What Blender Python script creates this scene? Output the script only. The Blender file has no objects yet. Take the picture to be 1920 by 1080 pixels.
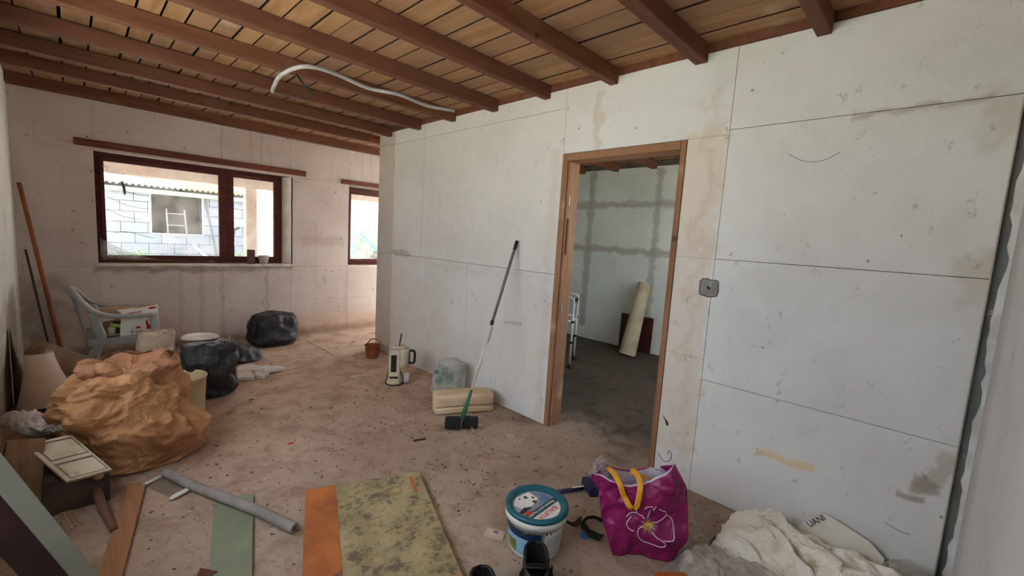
import bpy, bmesh, math, random
from mathutils import Vector, Matrix, noise, Euler

# ------------------------------------------------------------------ camera, world, sun, exposure
scene = bpy.context.scene
COL = scene.collection
YAW, PITCH, ROLL, FPX, CAMH = 45.794, -6.514, 3.534, 806.32, 1.5
EXPOSURE = 1.12
SKY_STRENGTH = 3.2
SUN_STRENGTH = 24.0

def make_camera():
    y, p, r = (math.radians(a) for a in (YAW, PITCH, ROLL))
    f = Vector((math.sin(y)*math.cos(p), math.cos(y)*math.cos(p), math.sin(p)))
    rt = Vector((math.cos(y), -math.sin(y), 0)); up = rt.cross(f)
    r2 = math.cos(r)*rt + math.sin(r)*up; u2 = -math.sin(r)*rt + math.cos(r)*up
    cd = bpy.data.cameras.new('camera'); cam = bpy.data.objects.new('camera', cd); COL.objects.link(cam)
    m = Matrix((r2, u2, -f)).transposed().to_4x4(); m.translation = (0, 0, CAMH)
    cam.matrix_world = m
    cd.sensor_fit = 'HORIZONTAL'; cd.sensor_width = 36; cd.lens = FPX/1920*36
    cd.clip_start = .02; cd.clip_end = 200
    scene.camera = cam
make_camera()

world = bpy.data.worlds.new('sky'); scene.world = world; world.use_nodes = True
bg = world.node_tree.nodes['Background']
bg.inputs[0].default_value = (.93, .96, 1.0, 1); bg.inputs[1].default_value = SKY_STRENGTH
world.cycles.sampling_method = 'MANUAL'; world.cycles.sample_map_resolution = 256

sd = bpy.data.lights.new('sun', 'SUN'); sun = bpy.data.objects.new('sun', sd); COL.objects.link(sun)
sd.energy = SUN_STRENGTH; sd.color = (1, .95, .89); sd.angle = .01
sun.rotation_euler = Vector((-.25, -.62, -1.0)).to_track_quat('-Z', 'Y').to_euler()

vs = scene.view_settings
vs.view_transform = 'Standard'; vs.look = 'None'; vs.exposure = EXPOSURE; vs.gamma = 1; vs.use_curve_mapping = False
scene.cycles.use_denoising = True
scene.cycles.max_bounces = 10; scene.cycles.diffuse_bounces = 6; scene.cycles.glossy_bounces = 3
scene.cycles.transparent_max_bounces = 16; scene.cycles.transmission_bounces = 6
scene.cycles.caustics_reflective = False; scene.cycles.caustics_refractive = False
scene.cycles.sample_clamp_indirect = 6

def portal(loc, size_x, size_y, direction):
    ld = bpy.data.lights.new('window_portal', 'AREA'); o = bpy.data.objects.new('window_portal', ld); COL.objects.link(o)
    ld.shape = 'RECTANGLE'; ld.size = size_x; ld.size_y = size_y; ld.cycles.is_portal = True
    o.location = loc; o.rotation_euler = Vector(direction).to_track_quat('-Z', 'Z').to_euler()

# ------------------------------------------------------------------ helpers
def rgb(r, g, b):
    f = lambda c: (c/255/12.92) if c/255 <= .04045 else ((c/255+.055)/1.055)**2.4
    return (f(r), f(g), f(b), 1)

class MB:
    """collects boxes, tubes, sheets; build() links them as ONE mesh object"""
    def __init__(s): s.v = []; s.f = []
    def add(s, vs, fs):
        o = len(s.v); s.v += [Vector(p) for p in vs]; s.f += [tuple(i+o for i in f) for f in fs]; return s
    def box(s, x0, x1, y0, y1, z0, z1, M=None):
        vs = [(x, y, z) for z in (z0, z1) for y in (y0, y1) for x in (x0, x1)]
        if M is not None: vs = [M @ Vector(p) for p in vs]
        return s.add(vs, [(0, 2, 3, 1), (4, 5, 7, 6), (0, 1, 5, 4), (2, 6, 7, 3), (0, 4, 6, 2), (1, 3, 7, 5)])
    def bar(s, p, q, w, h, up=(0, 0, 1), w2=None, h2=None):
        p, q = Vector(p), Vector(q); d = (q-p).normalized(); u = Vector(up)
        if abs(d.dot(u)) > .98: u = Vector((1, 0, 0))
        a = d.cross(u).normalized(); b = a.cross(d).normalized(); vs = []
        for c, ww, hh in ((p, w, h), (q, w2 or w, h2 or h)):
            vs += [c-a*ww/2-b*hh/2, c+a*ww/2-b*hh/2, c+a*ww/2+b*hh/2, c-a*ww/2+b*hh/2]
        return s.add(vs, [(0, 1, 2, 3), (7, 6, 5, 4), (0, 4, 5, 1), (1, 5, 6, 2), (2, 6, 7, 3), (3, 7, 4, 0)])
    def sweep(s, pts, w, h, up=(0, 0, 1)):
        """flat rectangular ribbon following pts (a rounded box profile)"""
        pts = [Vector(p) for p in pts]; n = len(pts); vs = []; u0 = Vector(up)
        for i, p in enumerate(pts):
            d = (pts[min(i+1, n-1)]-pts[max(i-1, 0)]).normalized()
            a = d.cross(u0).normalized(); b = a.cross(d).normalized()
            ww = w[i] if isinstance(w, (list, tuple)) else w; hh = h[i] if isinstance(h, (list, tuple)) else h
            for cx, cy in ((-.5, -.3), (-.3, -.5), (.3, -.5), (.5, -.3), (.5, .3), (.3, .5), (-.3, .5), (-.5, .3)):
                vs.append(p + a*cx*ww + b*cy*hh)
        fs = [(i*8+k, i*8+(k+1) % 8, (i+1)*8+(k+1) % 8, (i+1)*8+k) for i in range(n-1) for k in range(8)]
        fs += [tuple(range(7, -1, -1)), tuple((n-1)*8+k for k in range(8))]
        return s.add(vs, fs)
    def tube(s, pts, r, n=8, cap=True, closed=False):
        pts = [Vector(p) for p in pts]; m = len(pts); vs = []
        d0 = (pts[1]-pts[0]).normalized(); u = Vector((0, 0, 1)) if abs(d0.z) < .9 else Vector((1, 0, 0))
        a = d0.cross(u).normalized()
        for i, p in enumerate(pts):
            if closed: d = (pts[(i+1) % m]-pts[i-1]).normalized()
            else: d = (pts[min(i+1, m-1)]-pts[max(i-1, 0)]).normalized()
            a = (a - d*a.dot(d)).normalized(); b = d.cross(a)
            rr = r[i] if isinstance(r, (list, tuple)) else r
            vs += [p + a*math.cos(t)*rr + b*math.sin(t)*rr for t in (2*math.pi*k/n for k in range(n))]
        e = m if closed else m-1
        fs = [(i*n+k, i*n+(k+1) % n, ((i+1) % m)*n+(k+1) % n, ((i+1) % m)*n+k) for i in range(e) for k in range(n)]
        if cap and not closed: fs += [tuple(range(n-1, -1, -1)), tuple((m-1)*n+k for k in range(n))]
        return s.add(vs, fs)
    def lathe(s, prof, n=32, c=(0, 0, 0), M=None, cap0=False, cap1=False):
        vs = []
        for r, z in prof:
            for k in range(n):
                t = 2*math.pi*k/n; p = Vector((c[0]+r*math.cos(t), c[1]+r*math.sin(t), c[2]+z))
                vs.append(M @ p if M is not None else p)
        m = len(prof)
        fs = [(i*n+k, i*n+(k+1) % n, (i+1)*n+(k+1) % n, (i+1)*n+k) for i in range(m-1) for k in range(n)]
        if cap0: fs.append(tuple(range(n-1, -1, -1)))
        if cap1: fs.append(tuple((m-1)*n+k for k in range(n)))
        return s.add(vs, fs)
    def prism(s, poly, z0, z1, M=None):
        n = len(poly); vs = [Vector((x, y, z)) for z in (z0, z1) for x, y in poly]
        if M is not None: vs = [M @ p for p in vs]
        return s.add(vs, [tuple(range(n-1, -1, -1)), tuple(range(n, 2*n))] + [(k, (k+1) % n, n+(k+1) % n, n+k) for k in range(n)])
    def grid(s, fn, nu, nv, wrap=False):
        vs = [fn(i/(nu if wrap else nu-1), j/(nv-1)) for j in range(nv) for i in range(nu)]
        e = nu if wrap else nu-1
        return s.add(vs, [(j*nu+i, j*nu+(i+1) % nu, (j+1)*nu+(i+1) % nu, (j+1)*nu+i) for j in range(nv-1) for i in range(e)])
    def build(s, name, mat, parent=None, smooth=False, bevel=0, solid=0, origin=None, subsurf=0):
        me = bpy.data.meshes.new(name)
        off = Vector(origin) if origin is not None else Vector((0, 0, 0))
        me.from_pydata([p-off for p in s.v], [], s.f)
        bm = bmesh.new(); bm.from_mesh(me); bmesh.ops.recalc_face_normals(bm, faces=bm.faces); bm.to_mesh(me); bm.free()
        if smooth: me.polygons.foreach_set('use_smooth', [True]*len(me.polygons))
        me.materials.append(mat)
        o = bpy.data.objects.new(name, me); COL.objects.link(o); o.location = off
        if parent is not None: o.parent = parent
        if solid: m = o.modifiers.new('solid', 'SOLIDIFY'); m.thickness = solid; m.offset = 0
        if bevel: m = o.modifiers.new('bevel', 'BEVEL'); m.width = bevel; m.segments = 2; m.limit_method = 'ANGLE'; m.angle_limit = .7
        if subsurf: m = o.modifiers.new('sub', 'SUBSURF'); m.levels = subsurf; m.render_levels = subsurf
        return o

def tag(o, label=None, cat=None, group=None, kind=None):
    if label: o['label'] = label
    if cat: o['category'] = cat
    if group: o['group'] = group
    if kind: o['kind'] = kind
    return o
def thing(name, label, cat, loc=(0, 0, 0), rz=0, group=None):
    o = bpy.data.objects.new(name, None); COL.objects.link(o); o.empty_display_size = .1
    o.location = loc; o.rotation_euler = (0, 0, rz)
    return tag(o, label, cat, group)
def struct(name, kind='structure'):
    o = bpy.data.objects.new(name, None); COL.objects.link(o); o['kind'] = kind; return o
def copy_child(o, parent, loc=None, rot=None):
    c = o.copy(); COL.objects.link(c); c.parent = parent
    if loc is not None: c.location = loc
    if rot is not None: c.rotation_euler = rot
    return c
def smoothpath(pts, n=8):
    """Catmull-Rom through pts"""
    P = [Vector(p) for p in pts]; P = [2*P[0]-P[1]] + P + [2*P[-1]-P[-2]]; out = []
    for i in range(1, len(P)-2):
        a, b, c, d = P[i-1:i+3]
        for k in range(n):
            t = k/n
            out.append(.5*((2*b)+(c-a)*t+(2*a-5*b+4*c-d)*t*t+(3*b-a-3*c+d)*t**3))
    return out + [P[-2]]
def basis(origin, x, z):
    """4x4 frame with given local x and (approximately) z"""
    x = Vector(x).normalized(); z = Vector(z); y = z.cross(x).normalized(); z = x.cross(y)
    m = Matrix((x, y, z)).transposed().to_4x4(); m.translation = Vector(origin); return m
def text(name, body, size, mat, parent, M, align='CENTER', ext=.0004):
    cu = bpy.data.curves.new(name, 'FONT'); cu.body = body; cu.size = size; cu.align_x = align; cu.align_y = 'CENTER'
    cu.extrude = ext; cu.resolution_u = 3
    t = bpy.data.objects.new(name, cu); COL.objects.link(t)
    dg = bpy.context.evaluated_depsgraph_get(); dg.update()
    me = bpy.data.meshes.new_from_object(t.evaluated_get(dg)); bpy.data.objects.remove(t)
    me.transform(M); me.materials.clear(); me.materials.append(mat)
    o = bpy.data.objects.new(name, me); COL.objects.link(o); o.parent = parent; return o

# crumpled surfaces -------------------------------------------------
def tri(x): return abs(x-math.floor(x+.5))*2
def make_crumple(seed, n=6):
    rd = random.Random(seed); D = []
    for i in range(n):
        d = Vector((rd.gauss(0, 1), rd.gauss(0, 1), rd.gauss(0, 1))).normalized()
        D.append((d, rd.uniform(.7, 1.6), rd.random()*5, Vector((rd.random()*9, rd.random()*9, rd.random()*9))))
    o1, o2, o3 = (Vector((rd.random()*50, rd.random()*50, rd.random()*50)) for _ in range(3))
    F = 'VORONOI_F1'
    def fn(p, freq):
        s = 0
        for d, k, ph, off in D[:4]:
            s += (tri(p.dot(d)*freq*k*.7 + ph + noise.noise(p*freq*.8+off)*.8)-.5)/k
        w = Vector((noise.noise(p*freq*.9+o1), noise.noise(p*freq*.9+o2), noise.noise(p*freq*.9+o3)))*.35
        q = p*freq*.8+w
        v = (noise.noise(q+o1, noise_basis=F)-.1) + .5*(noise.noise(q*2.1+o2, noise_basis=F)-.1) + .25*(noise.noise(q*4.3+o3, noise_basis=F)-.1)
        return s*.28 + v*.9
    return fn

# ------------------------------------------------------------------ materials (all procedural)
class NT:
    def __init__(s, name):
        s.m = bpy.data.materials.new(name); s.m.use_nodes = True; s.t = s.m.node_tree
        s.t.nodes.clear(); s.out = s.n('ShaderNodeOutputMaterial')
        s.pos = None
    def n(s, typ, **kw):
        nd = s.t.nodes.new(typ)
        for k, v in kw.items(): setattr(nd, k, v)
        return nd
    def link(s, a, b): s.t.links.new(a, b)
    def val(s, sock, v):
        if hasattr(v, 'is_output') or isinstance(v, bpy.types.NodeSocket): s.link(v, sock)
        else: sock.default_value = v
    def coord(s, space='Object', stretch=(1, 1, 1)):
        if space == 'World': src = s.n('ShaderNodeNewGeometry').outputs['Position']
        else: src = s.n('ShaderNodeTexCoord').outputs['Object']
        mp = s.n('ShaderNodeMapping'); mp.inputs['Scale'].default_value = stretch; s.link(src, mp.inputs[0]); return mp.outputs[0]
    def noise(s, vec, scale, detail=5, rough=.55, dist=0):
        nd = s.n('ShaderNodeTexNoise'); s.link(vec, nd.inputs['Vector']); nd.inputs['Scale'].default_value = scale
        nd.inputs['Detail'].default_value = detail; nd.inputs['Roughness'].default_value = rough; nd.inputs['Distortion'].default_value = dist
        return nd.outputs['Fac']
    def voronoi(s, vec, scale, feature='F1'):
        nd = s.n('ShaderNodeTexVoronoi', feature=feature); s.link(vec, nd.inputs['Vector']); nd.inputs['Scale'].default_value = scale
        return nd.outputs['Distance']
    def ramp(s, v, a, b, lo=0., hi=1.):
        nd = s.n('ShaderNodeMapRange', interpolation_type='SMOOTHSTEP'); s.link(v, nd.inputs[0])
        for i, x in zip((1, 2, 3, 4), (a, b, lo, hi)): nd.inputs[i].default_value = x
        return nd.outputs[0]
    def math(s, op, a, b=0.):
        nd = s.n('ShaderNodeMath', operation=op); s.val(nd.inputs[0], a); s.val(nd.inputs[1], b); return nd.outputs[0]
    def mix(s, fac, a, b, mode='MIX'):
        nd = s.n('ShaderNodeMix', data_type='RGBA', blend_type=mode); s.val(nd.inputs[0], fac); s.val(nd.inputs[6], a); s.val(nd.inputs[7], b); return nd.outputs[2]
    def boxmask(s, pos, c, h, soft, wob=None):
        """1 inside the box c +- h (world space), ragged edge"""
        if wob is not None: pos = wob
        a = s.n('ShaderNodeVectorMath', operation='SUBTRACT'); s.link(pos, a.inputs[0]); a.inputs[1].default_value = c
        b = s.n('ShaderNodeVectorMath', operation='ABSOLUTE'); s.link(a.outputs[0], b.inputs[0])
        d = s.n('ShaderNodeVectorMath', operation='SUBTRACT'); s.link(b.outputs[0], d.inputs[0]); d.inputs[1].default_value = h
        x = s.n('ShaderNodeSeparateXYZ'); s.link(d.outputs[0], x.inputs[0])
        m = s.math('MAXIMUM', s.math('MAXIMUM', x.outputs[0], x.outputs[1]), x.outputs[2])
        return s.ramp(m, -soft, soft, 1., 0.)
    def wobble(s, pos, scale, amp):
        nd = s.n('ShaderNodeTexNoise'); s.link(pos, nd.inputs['Vector']); nd.inputs['Scale'].default_value = scale; nd.inputs['Detail'].default_value = 4
        a = s.n('ShaderNodeVectorMath', operation='SUBTRACT'); s.link(nd.outputs['Color'], a.inputs[0]); a.inputs[1].default_value = (.5, .5, .5)
        b = s.n('ShaderNodeVectorMath', operation='SCALE'); s.link(a.outputs[0], b.inputs[0]); b.inputs['Scale'].default_value = amp
        c = s.n('ShaderNodeVectorMath', operation='ADD'); s.link(pos, c.inputs[0]); s.link(b.outputs[0], c.inputs[1]); return c.outputs[0]
    def bsdf(s, col, rough=.7, bump=None, bstr=.3, bdist=.01, metallic=0, spec=.5, **kw):
        p = s.n('ShaderNodeBsdfPrincipled'); s.val(p.inputs['Base Color'], col); s.val(p.inputs['Roughness'], rough)
        p.inputs['Metallic'].default_value = metallic; p.inputs['Specular IOR Level'].default_value = spec
        for k, v in kw.items(): s.val(p.inputs[k], v)
        if bump is not None:
            b = s.n('ShaderNodeBump'); b.inputs['Strength'].default_value = bstr; b.inputs['Distance'].default_value = bdist
            s.link(bump, b.inputs['Height']); s.link(b.outputs[0], p.inputs['Normal'])
        return p.outputs[0]
    def done(s, shader): s.link(shader, s.out.inputs[0]); return s.m

def plain(name, c, c2=None, rough=.6, scale=8, bump=.15, bscale=60, stretch=(1, 1, 1), metallic=0, spec=.4, dirt=None, dscale=7, dlo=.58, dhi=.72):
    t = NT(name); v = t.coord('Object', stretch)
    col = t.mix(t.ramp(t.noise(v, scale), .32, .68), c, c2 or tuple(x*.78 for x in c[:3])+(1,))
    if dirt: col = t.mix(t.math('MULTIPLY', t.ramp(t.noise(t.coord('Object'), dscale, 8, .65), dlo, dhi), .8), col, dirt)
    return t.done(t.bsdf(col, rough, t.noise(v, bscale, 4), bump, .004, metallic, spec))

def woodmat(name, c, c2, c3, axis=1, rough=.75, along=1.2, across=22, patch=None):
    """grain runs along object axis 0/1/2; random tint per object"""
    t = NT(name); st = [across]*3; st[axis] = along
    v = t.coord('Object', tuple(st)); oi = t.n('ShaderNodeObjectInfo').outputs['Random']
    off = t.n('ShaderNodeVectorMath', operation='ADD'); t.link(v, off.inputs[0])
    cb = t.n('ShaderNodeCombineXYZ'); sc = t.math('MULTIPLY', oi, 37.); t.link(sc, cb.inputs[0]); t.link(sc, cb.inputs[1]); t.link(cb.outputs[0], off.inputs[1]); v = off.outputs[0]
    g = t.noise(v, 1.3, 7, .6, .6)
    col = t.mix(t.ramp(g, .3, .7), c, c2)
    col = t.mix(t.math('MULTIPLY', t.ramp(oi, 0, 1), .6), col, c3)
    o = t.coord('Object'); off2 = t.n('ShaderNodeVectorMath', operation='ADD'); t.link(o, off2.inputs[0]); t.link(cb.outputs[0], off2.inputs[1])
    if patch: col = t.mix(t.math('MULTIPLY', t.ramp(t.noise(off2.outputs[0], 3.2, 6), .58, .78), .7), col, patch)
    col = t.mix(t.math('MULTIPLY', t.ramp(t.voronoi(off2.outputs[0], 3.1), .09, .03), .75), col, tuple(x*.25 for x in c2[:3])+(1,))
    return t.done(t.bsdf(col, rough, g, .25, .004, 0, .3))

MAT = {}
def wallmat(name, base, shade, specks=.6, patches=(), bead=0., streak=.35, grime=None, grime_z=None):
    """painted / insulation-board wall: blotches, streaks, specks, named plaster patches in world space"""
    t = NT(name); P = t.coord('World')
    col = t.mix(t.ramp(t.noise(P, 1.6, 6, .6), .35, .72), base, shade)
    col = t.mix(t.math('MULTIPLY', t.ramp(t.noise(t.coord('World', (9, 9, .8)), 1.2, 5, .6), .55, .8), streak), col, tuple(x*.72 for x in shade[:3])+(1,))
    w1 = t.wobble(P, 9, .05)
    for c, h, soft, wob, color, amt in patches:
        m = t.boxmask(P, c, h, soft, t.wobble(P, 8, wob*2.6))
        m = t.math('MULTIPLY', m, amt)
        m = t.math('MULTIPLY', m, t.ramp(t.noise(P, 6, 5, .6), .15, .55, .55, 1.))
        col = t.mix(m, col, color)
    # scattered flecks and scratches
    fl = t.ramp(t.noise(t.wobble(t.coord('World', (14, 14, 9)), 2, 1.), 1.0, 4, .7), .625, .69)
    col = t.mix(t.math('MULTIPLY', fl, specks*.55), col, rgb(88, 74, 64))
    vz = t.ramp(t.voronoi(t.wobble(P, 14, .05), 7.5), .075, .04)
    msk = t.ramp(t.noise(P, 2.3, 3), .40, .54)
    col = t.mix(t.math('MULTIPLY', t.math('MULTIPLY', vz, msk), specks), col, rgb(58, 48, 42))
    h = t.noise(P, 26, 6, .6)
    if bead:
        vb = t.voronoi(P, 170); h = t.math('ADD', h, t.math('MULTIPLY', vb, bead))
    return t.done(t.bsdf(col, .82, h, .35, .004, 0, .25))

TAN = rgb(176, 160, 142); GREYB = rgb(138, 128, 118)
EPS_P = [  # partition, plane x = 2.66
    ((2.66, 4.80, 1.4), (.06, .19, 1.5), .012, .03, rgb(170, 154, 138), .8),
    ((2.66, 4.42, 1.26), (.06, .20, .035), .01, .06, rgb(156, 140, 124), .8),
    ((2.66, 3.2, 1.19), (.06, 1.05, .02), .03, .08, rgb(190, 178, 164), .5),
    ((2.66, 1.06, 1.2), (.06, .125, 1.0), .02, .06, rgb(206, 190, 170), .6),
    ((2.66, 1.03, 1.3), (.06, .025, 1.1), .04, .16, rgb(186, 166, 142), .45),
    ((2.66, 1.83, 2.36), (.06, .035, .22), .012, .06, rgb(192, 176, 156), .6),
    ((2.66, 2.2, 1.1), (.06, .04, 1.1), .03, .06, rgb(196, 180, 162), .5),
    ((2.66, .14, 2.188), (.06, .22, .012), .018, .05, rgb(164, 150, 124), .75),
    ((2.66, -.11, 2.1), (.06, .05, .1), .05, .12, rgb(176, 166, 144), .5),
    ((2.66, .45, .405), (.06, .135, .022), .008, .03, rgb(216, 192, 150), .8),
    ((2.66, -.125, .58), (.06, .04, .10), .02, .09, rgb(160, 148, 132), .6),
    ((2.66, -.10, .50), (.06, .05, .03), .012, .05, rgb(142, 130, 116), .7),
    ((2.66, -.05, .44), (.06, .05, .014), .008, .035, rgb(138, 124, 110), .7),
    ((2.66, -.13, 1.46), (.06, .05, .1), .03, .08, rgb(186, 176, 158), .6),
    ((2.66, 3.5, 1.6), (.06, 1.3, 1.2), .4, .2, rgb(198, 186, 174), .6),
    ((2.66, 3.6, 1.9), (.06, .3, .5), .25, .3, rgb(190, 178, 162), .4),
    ((2.66, 4.2, .5), (.06, .6, .5), .25, .3, rgb(190, 174, 158), .35),
]
MAT['eps'] = wallmat('eps_board', rgb(211, 210, 208), rgb(199, 197, 193), .55, EPS_P, bead=.5, streak=.06)
BK = []
for x, w, z0, z1, a in ((1.57, .012, 2.15, 2.6, .6), (1.69, .010, 2.2, 2.6, .6), (1.78, .008, 2.25, 2.6, .6), (1.27, .01, 2.1, 2.6, .4),
                        (1.74, .03, .05, .95, .7), (1.05, .05, .0, .95, .45), (1.25, .04, .1, .95, .5), (.85, .04, .3, .95, .35), (2.35, .03, .2, 1.6, .25), (2.8, .04, .0, .9, .35), (3.0, .012, 2.2, 2.6, .5), (3.15, .012, 2.2, 2.6, .5)):
    BK.append(((x, 6.12, (z0+z1)/2), (w*.5, .1, (z1-z0)/2), .02, .04, rgb(150, 130, 110), a*.8))
BK.append(((1.1, 6.12, .93), (.95, .1, .035), .03, .06, rgb(120, 104, 90), .7))
BK.append(((1.0, 6.12, .05), (2.6, .1, .06), .06, .06, rgb(120, 96, 76), .8))
BK.append(((2.6, 6.12, .15), (.9, .1, .12), .12, .06, rgb(190, 150, 116), .5))
BK.append(((-.25, 6.12, .45), (.14, .1, .4), .1, .15, rgb(112, 100, 88), .5))
BK.append(((1.0, 6.12, 1.31), (2.4, .1, .05), .05, .08, rgb(186, 170, 154), .4))
BK.append(((2.45, 6.12, 1.31), (.3, .1, .07), .03, .06, rgb(178, 160, 146), .5))
MAT['backwall'] = wallmat('skimmed_board', rgb(206, 191, 182), rgb(190, 174, 164), 1., BK, bead=0., streak=.25)
MAT['leftwall'] = wallmat('left_plaster', rgb(214, 210, 200), rgb(196, 190, 176), .9, [((-.37, 5, .45), (.1, 2, .35), .15, .2, rgb(150, 138, 106), .7)], streak=.4)
MAT['nearwall'] = wallmat('near_plaster', rgb(205, 204, 202), rgb(190, 186, 184), .5, [((2.55, -.22, 1.2), (.1, .1, 1.3), .01, .03, rgb(190, 180, 176), .6)], streak=.1)
OTH = [((5.7, 3.4, 2.1), (.1, 2, .05), .02, .05, rgb(180, 172, 166), .8), ((5.7, 3.4, 1.43), (.1, 2, .05), .02, .05, rgb(176, 166, 160), .8),
       ((5.7, 3.93, 1.4), (.1, .06, 1.2), .02, .05, rgb(176, 172, 160), .8), ((5.7, 2.83, 1.4), (.1, .05, 1.2), .02, .05, rgb(168, 168, 162), .7)]
MAT['otherwall'] = wallmat('other_room_board', rgb(226, 228, 222), rgb(212, 216, 208), .7, OTH, streak=.2)
MAT['mortar'] = plain('mortar_core', rgb(120, 112, 104), rgb(92, 84, 78), .9)

def floormat():
    t = NT('dirty_concrete'); P = t.coord('World')
    n1 = t.noise(P, .9, 8, .62, .3); n2 = t.noise(P, 4.5, 8, .7, .4); n3 = t.noise(P, 24, 6, .7)
    col = t.mix(t.ramp(n1, .34, .66), rgb(168, 148, 130), rgb(146, 124, 106))
    col = t.mix(t.math('MULTIPLY', t.ramp(n2, .46, .66), .6), col, rgb(122, 98, 80)); col = t.mix(t.math('MULTIPLY', t.ramp(t.noise(t.coord('World', (1.6, .8, 1)), 9, 9, .78, .5), .52, .66), .6), col, rgb(104, 83, 68))
    col = t.mix(t.math('MULTIPLY', t.ramp(t.noise(t.wobble(P, 3, .3), 3.1, 8, .7), .56, .74), .5), col, rgb(196, 182, 170))
    # paler, warmer far end: window light painted into the floor colour
    s = t.n('ShaderNodeSeparateXYZ'); t.link(P, s.inputs[0])
    col = t.mix(t.math('MULTIPLY', t.ramp(s.outputs[1], 2.2, 4.6), .65), col, t.mix(t.ramp(n2, .4, .65), rgb(220, 188, 164), rgb(182, 146, 122)))
    col = t.mix(t.math('MULTIPLY', t.ramp(n3, .58, .72), .6), col, rgb(92, 74, 62))
    cr = t.ramp(t.noise(t.wobble(P, 11, .12), 46, 3, .6), .69, .73)
    col = t.mix(t.math('MULTIPLY', cr, .7), col, rgb(214, 204, 196))
    sp = t.math('MULTIPLY', t.ramp(t.voronoi(t.wobble(P, 8, .1), 16), .16, .08), t.ramp(t.noise(P, 2.2, 4), .46, .6))
    col = t.mix(t.math('MULTIPLY', sp, .8), col, rgb(64, 50, 42))
    # darker floor colour in the next room
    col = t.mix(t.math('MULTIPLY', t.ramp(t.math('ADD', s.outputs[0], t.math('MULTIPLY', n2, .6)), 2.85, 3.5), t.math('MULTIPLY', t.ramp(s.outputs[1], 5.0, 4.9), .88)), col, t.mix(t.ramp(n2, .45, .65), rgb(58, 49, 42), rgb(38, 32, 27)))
    h = t.math('ADD', t.math('MULTIPLY', n2, .6), t.math('MULTIPLY', n3, .5))
    return t.done(t.bsdf(col, .86, h, .55, .02, 0, .25))
MAT['floor'] = floormat()
MAT['plank'] = woodmat('ceiling_plank', rgb(172, 132, 94), rgb(146, 106, 72), rgb(136, 106, 86), 1, across=14, patch=rgb(178, 162, 144))
MAT['plank_edge'] = plain('plank_edge_shade', rgb(38, 28, 22), None, .95)  # dark side faces paint shade into the gaps between planks
MAT['joist'] = woodmat('joist_wood', rgb(120, 74, 50), rgb(88, 50, 35), rgb(98, 64, 50), 0, across=12, patch=rgb(116, 84, 66))
MAT['darkvoid'] = plain('roof_felt', rgb(30, 26, 24), None, .95)
MAT['frame'] = woodmat('window_wood', rgb(96, 46, 40), rgb(66, 30, 28), rgb(84, 40, 36), 0)
MAT['lintel'] = woodmat('lintel_wood', rgb(122, 66, 50), rgb(92, 48, 38), rgb(110, 62, 50), 0)
MAT['doorwood'] = woodmat('doorframe_wood', rgb(152, 112, 80), rgb(124, 84, 56), rgb(146, 108, 80), 2, patch=rgb(200, 182, 160))
MAT['reveal'] = plain('painted_reveal', rgb(228, 220, 206), rgb(208, 196, 178), .7, 5, dirt=rgb(150, 130, 106))
MAT['zinc'] = plain('corner_metal', rgb(122, 124, 122), rgb(92, 94, 92), .55, 10, .2, 40, (1, 1, .4), .2, dirt=rgb(190, 190, 186), dlo=.62, dhi=.66)

def glassmat(name, dust=.12, tint=(.93, .97, 1, 1)):
    t = NT(name); P = t.coord('World')
    tr = t.n('ShaderNodeBsdfTransparent'); tr.inputs[0].default_value = tint
    gl = t.n('ShaderNodeBsdfGlossy'); gl.inputs['Roughness'].default_value = .04
    df = t.n('ShaderNodeBsdfTranslucent'); df.inputs[0].default_value = (.8, .8, .8, 1)
    m1 = t.n('ShaderNodeMixShader'); t.link(t.math('MULTIPLY', t.ramp(t.noise(P, 5, 6, .6), .1, .95), dust), m1.inputs[0]); t.link(tr.outputs[0], m1.inputs[1]); t.link(df.outputs[0], m1.inputs[2])
    lw = t.n('ShaderNodeLayerWeight'); lw.inputs[0].default_value = .5; fr_ = t.math('ADD', t.math('MULTIPLY', t.math('POWER', lw.outputs['Facing'], 5.), .5), .03)
    m2 = t.n('ShaderNodeMixShader'); t.link(fr_, m2.inputs[0]); t.link(m1.outputs[0], m2.inputs[1]); t.link(gl.outputs[0], m2.inputs[2])
    return t.done(m2.outputs[0])
MAT['glass'] = glassmat('dusty_glass', .13)
MAT['clearglass'] = glassmat('clear_pane', .1, (.9, .92, .92, 1))
def filmmat(name, opac, c, rough=.25):
    t = NT(name); P = t.coord('Object')
    tr = t.n('ShaderNodeBsdfTransparent')
    b = t.bsdf(t.mix(t.ramp(t.noise(P, 9, 5), .35, .7), c, tuple(x*.7 for x in c[:3])+(1,)), rough, t.noise(P, 30, 5), .4, .01, 0, .6)
    tl = t.n('ShaderNodeBsdfTranslucent'); tl.inputs[0].default_value = c
    m0 = t.n('ShaderNodeMixShader'); m0.inputs[0].default_value = .35; t.link(b, m0.inputs[1]); t.link(tl.outputs[0], m0.inputs[2])
    m = t.n('ShaderNodeMixShader'); t.link(t.ramp(t.noise(P, 6, 5, .6), .3, .7, max(0, opac-.2), min(1, opac+.2)), m.inputs[0])
    t.link(tr.outputs[0], m.inputs[1]); t.link(m0.outputs[0], m.inputs[2]); return t.done(m.outputs[0])
# ------------------------------------------------------------------ the setting
XP, YB, XL, YN = 2.66, 6.12, -.37, -.22      # partition face, back wall face, left wall face, near wall face
ZJ, ZP = 2.60, 2.70                          # joist underside, plank underside
XO = 5.70                                    # far wall of the next room
R0 = random.Random(4)

fl = MB().box(-.62, 2.83, -.47, .75, -.15, 0).box(-.62, 5.95, .75, 6.40, -.15, 0).build('floor', MAT['floor']); tag(fl, kind='structure')
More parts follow.
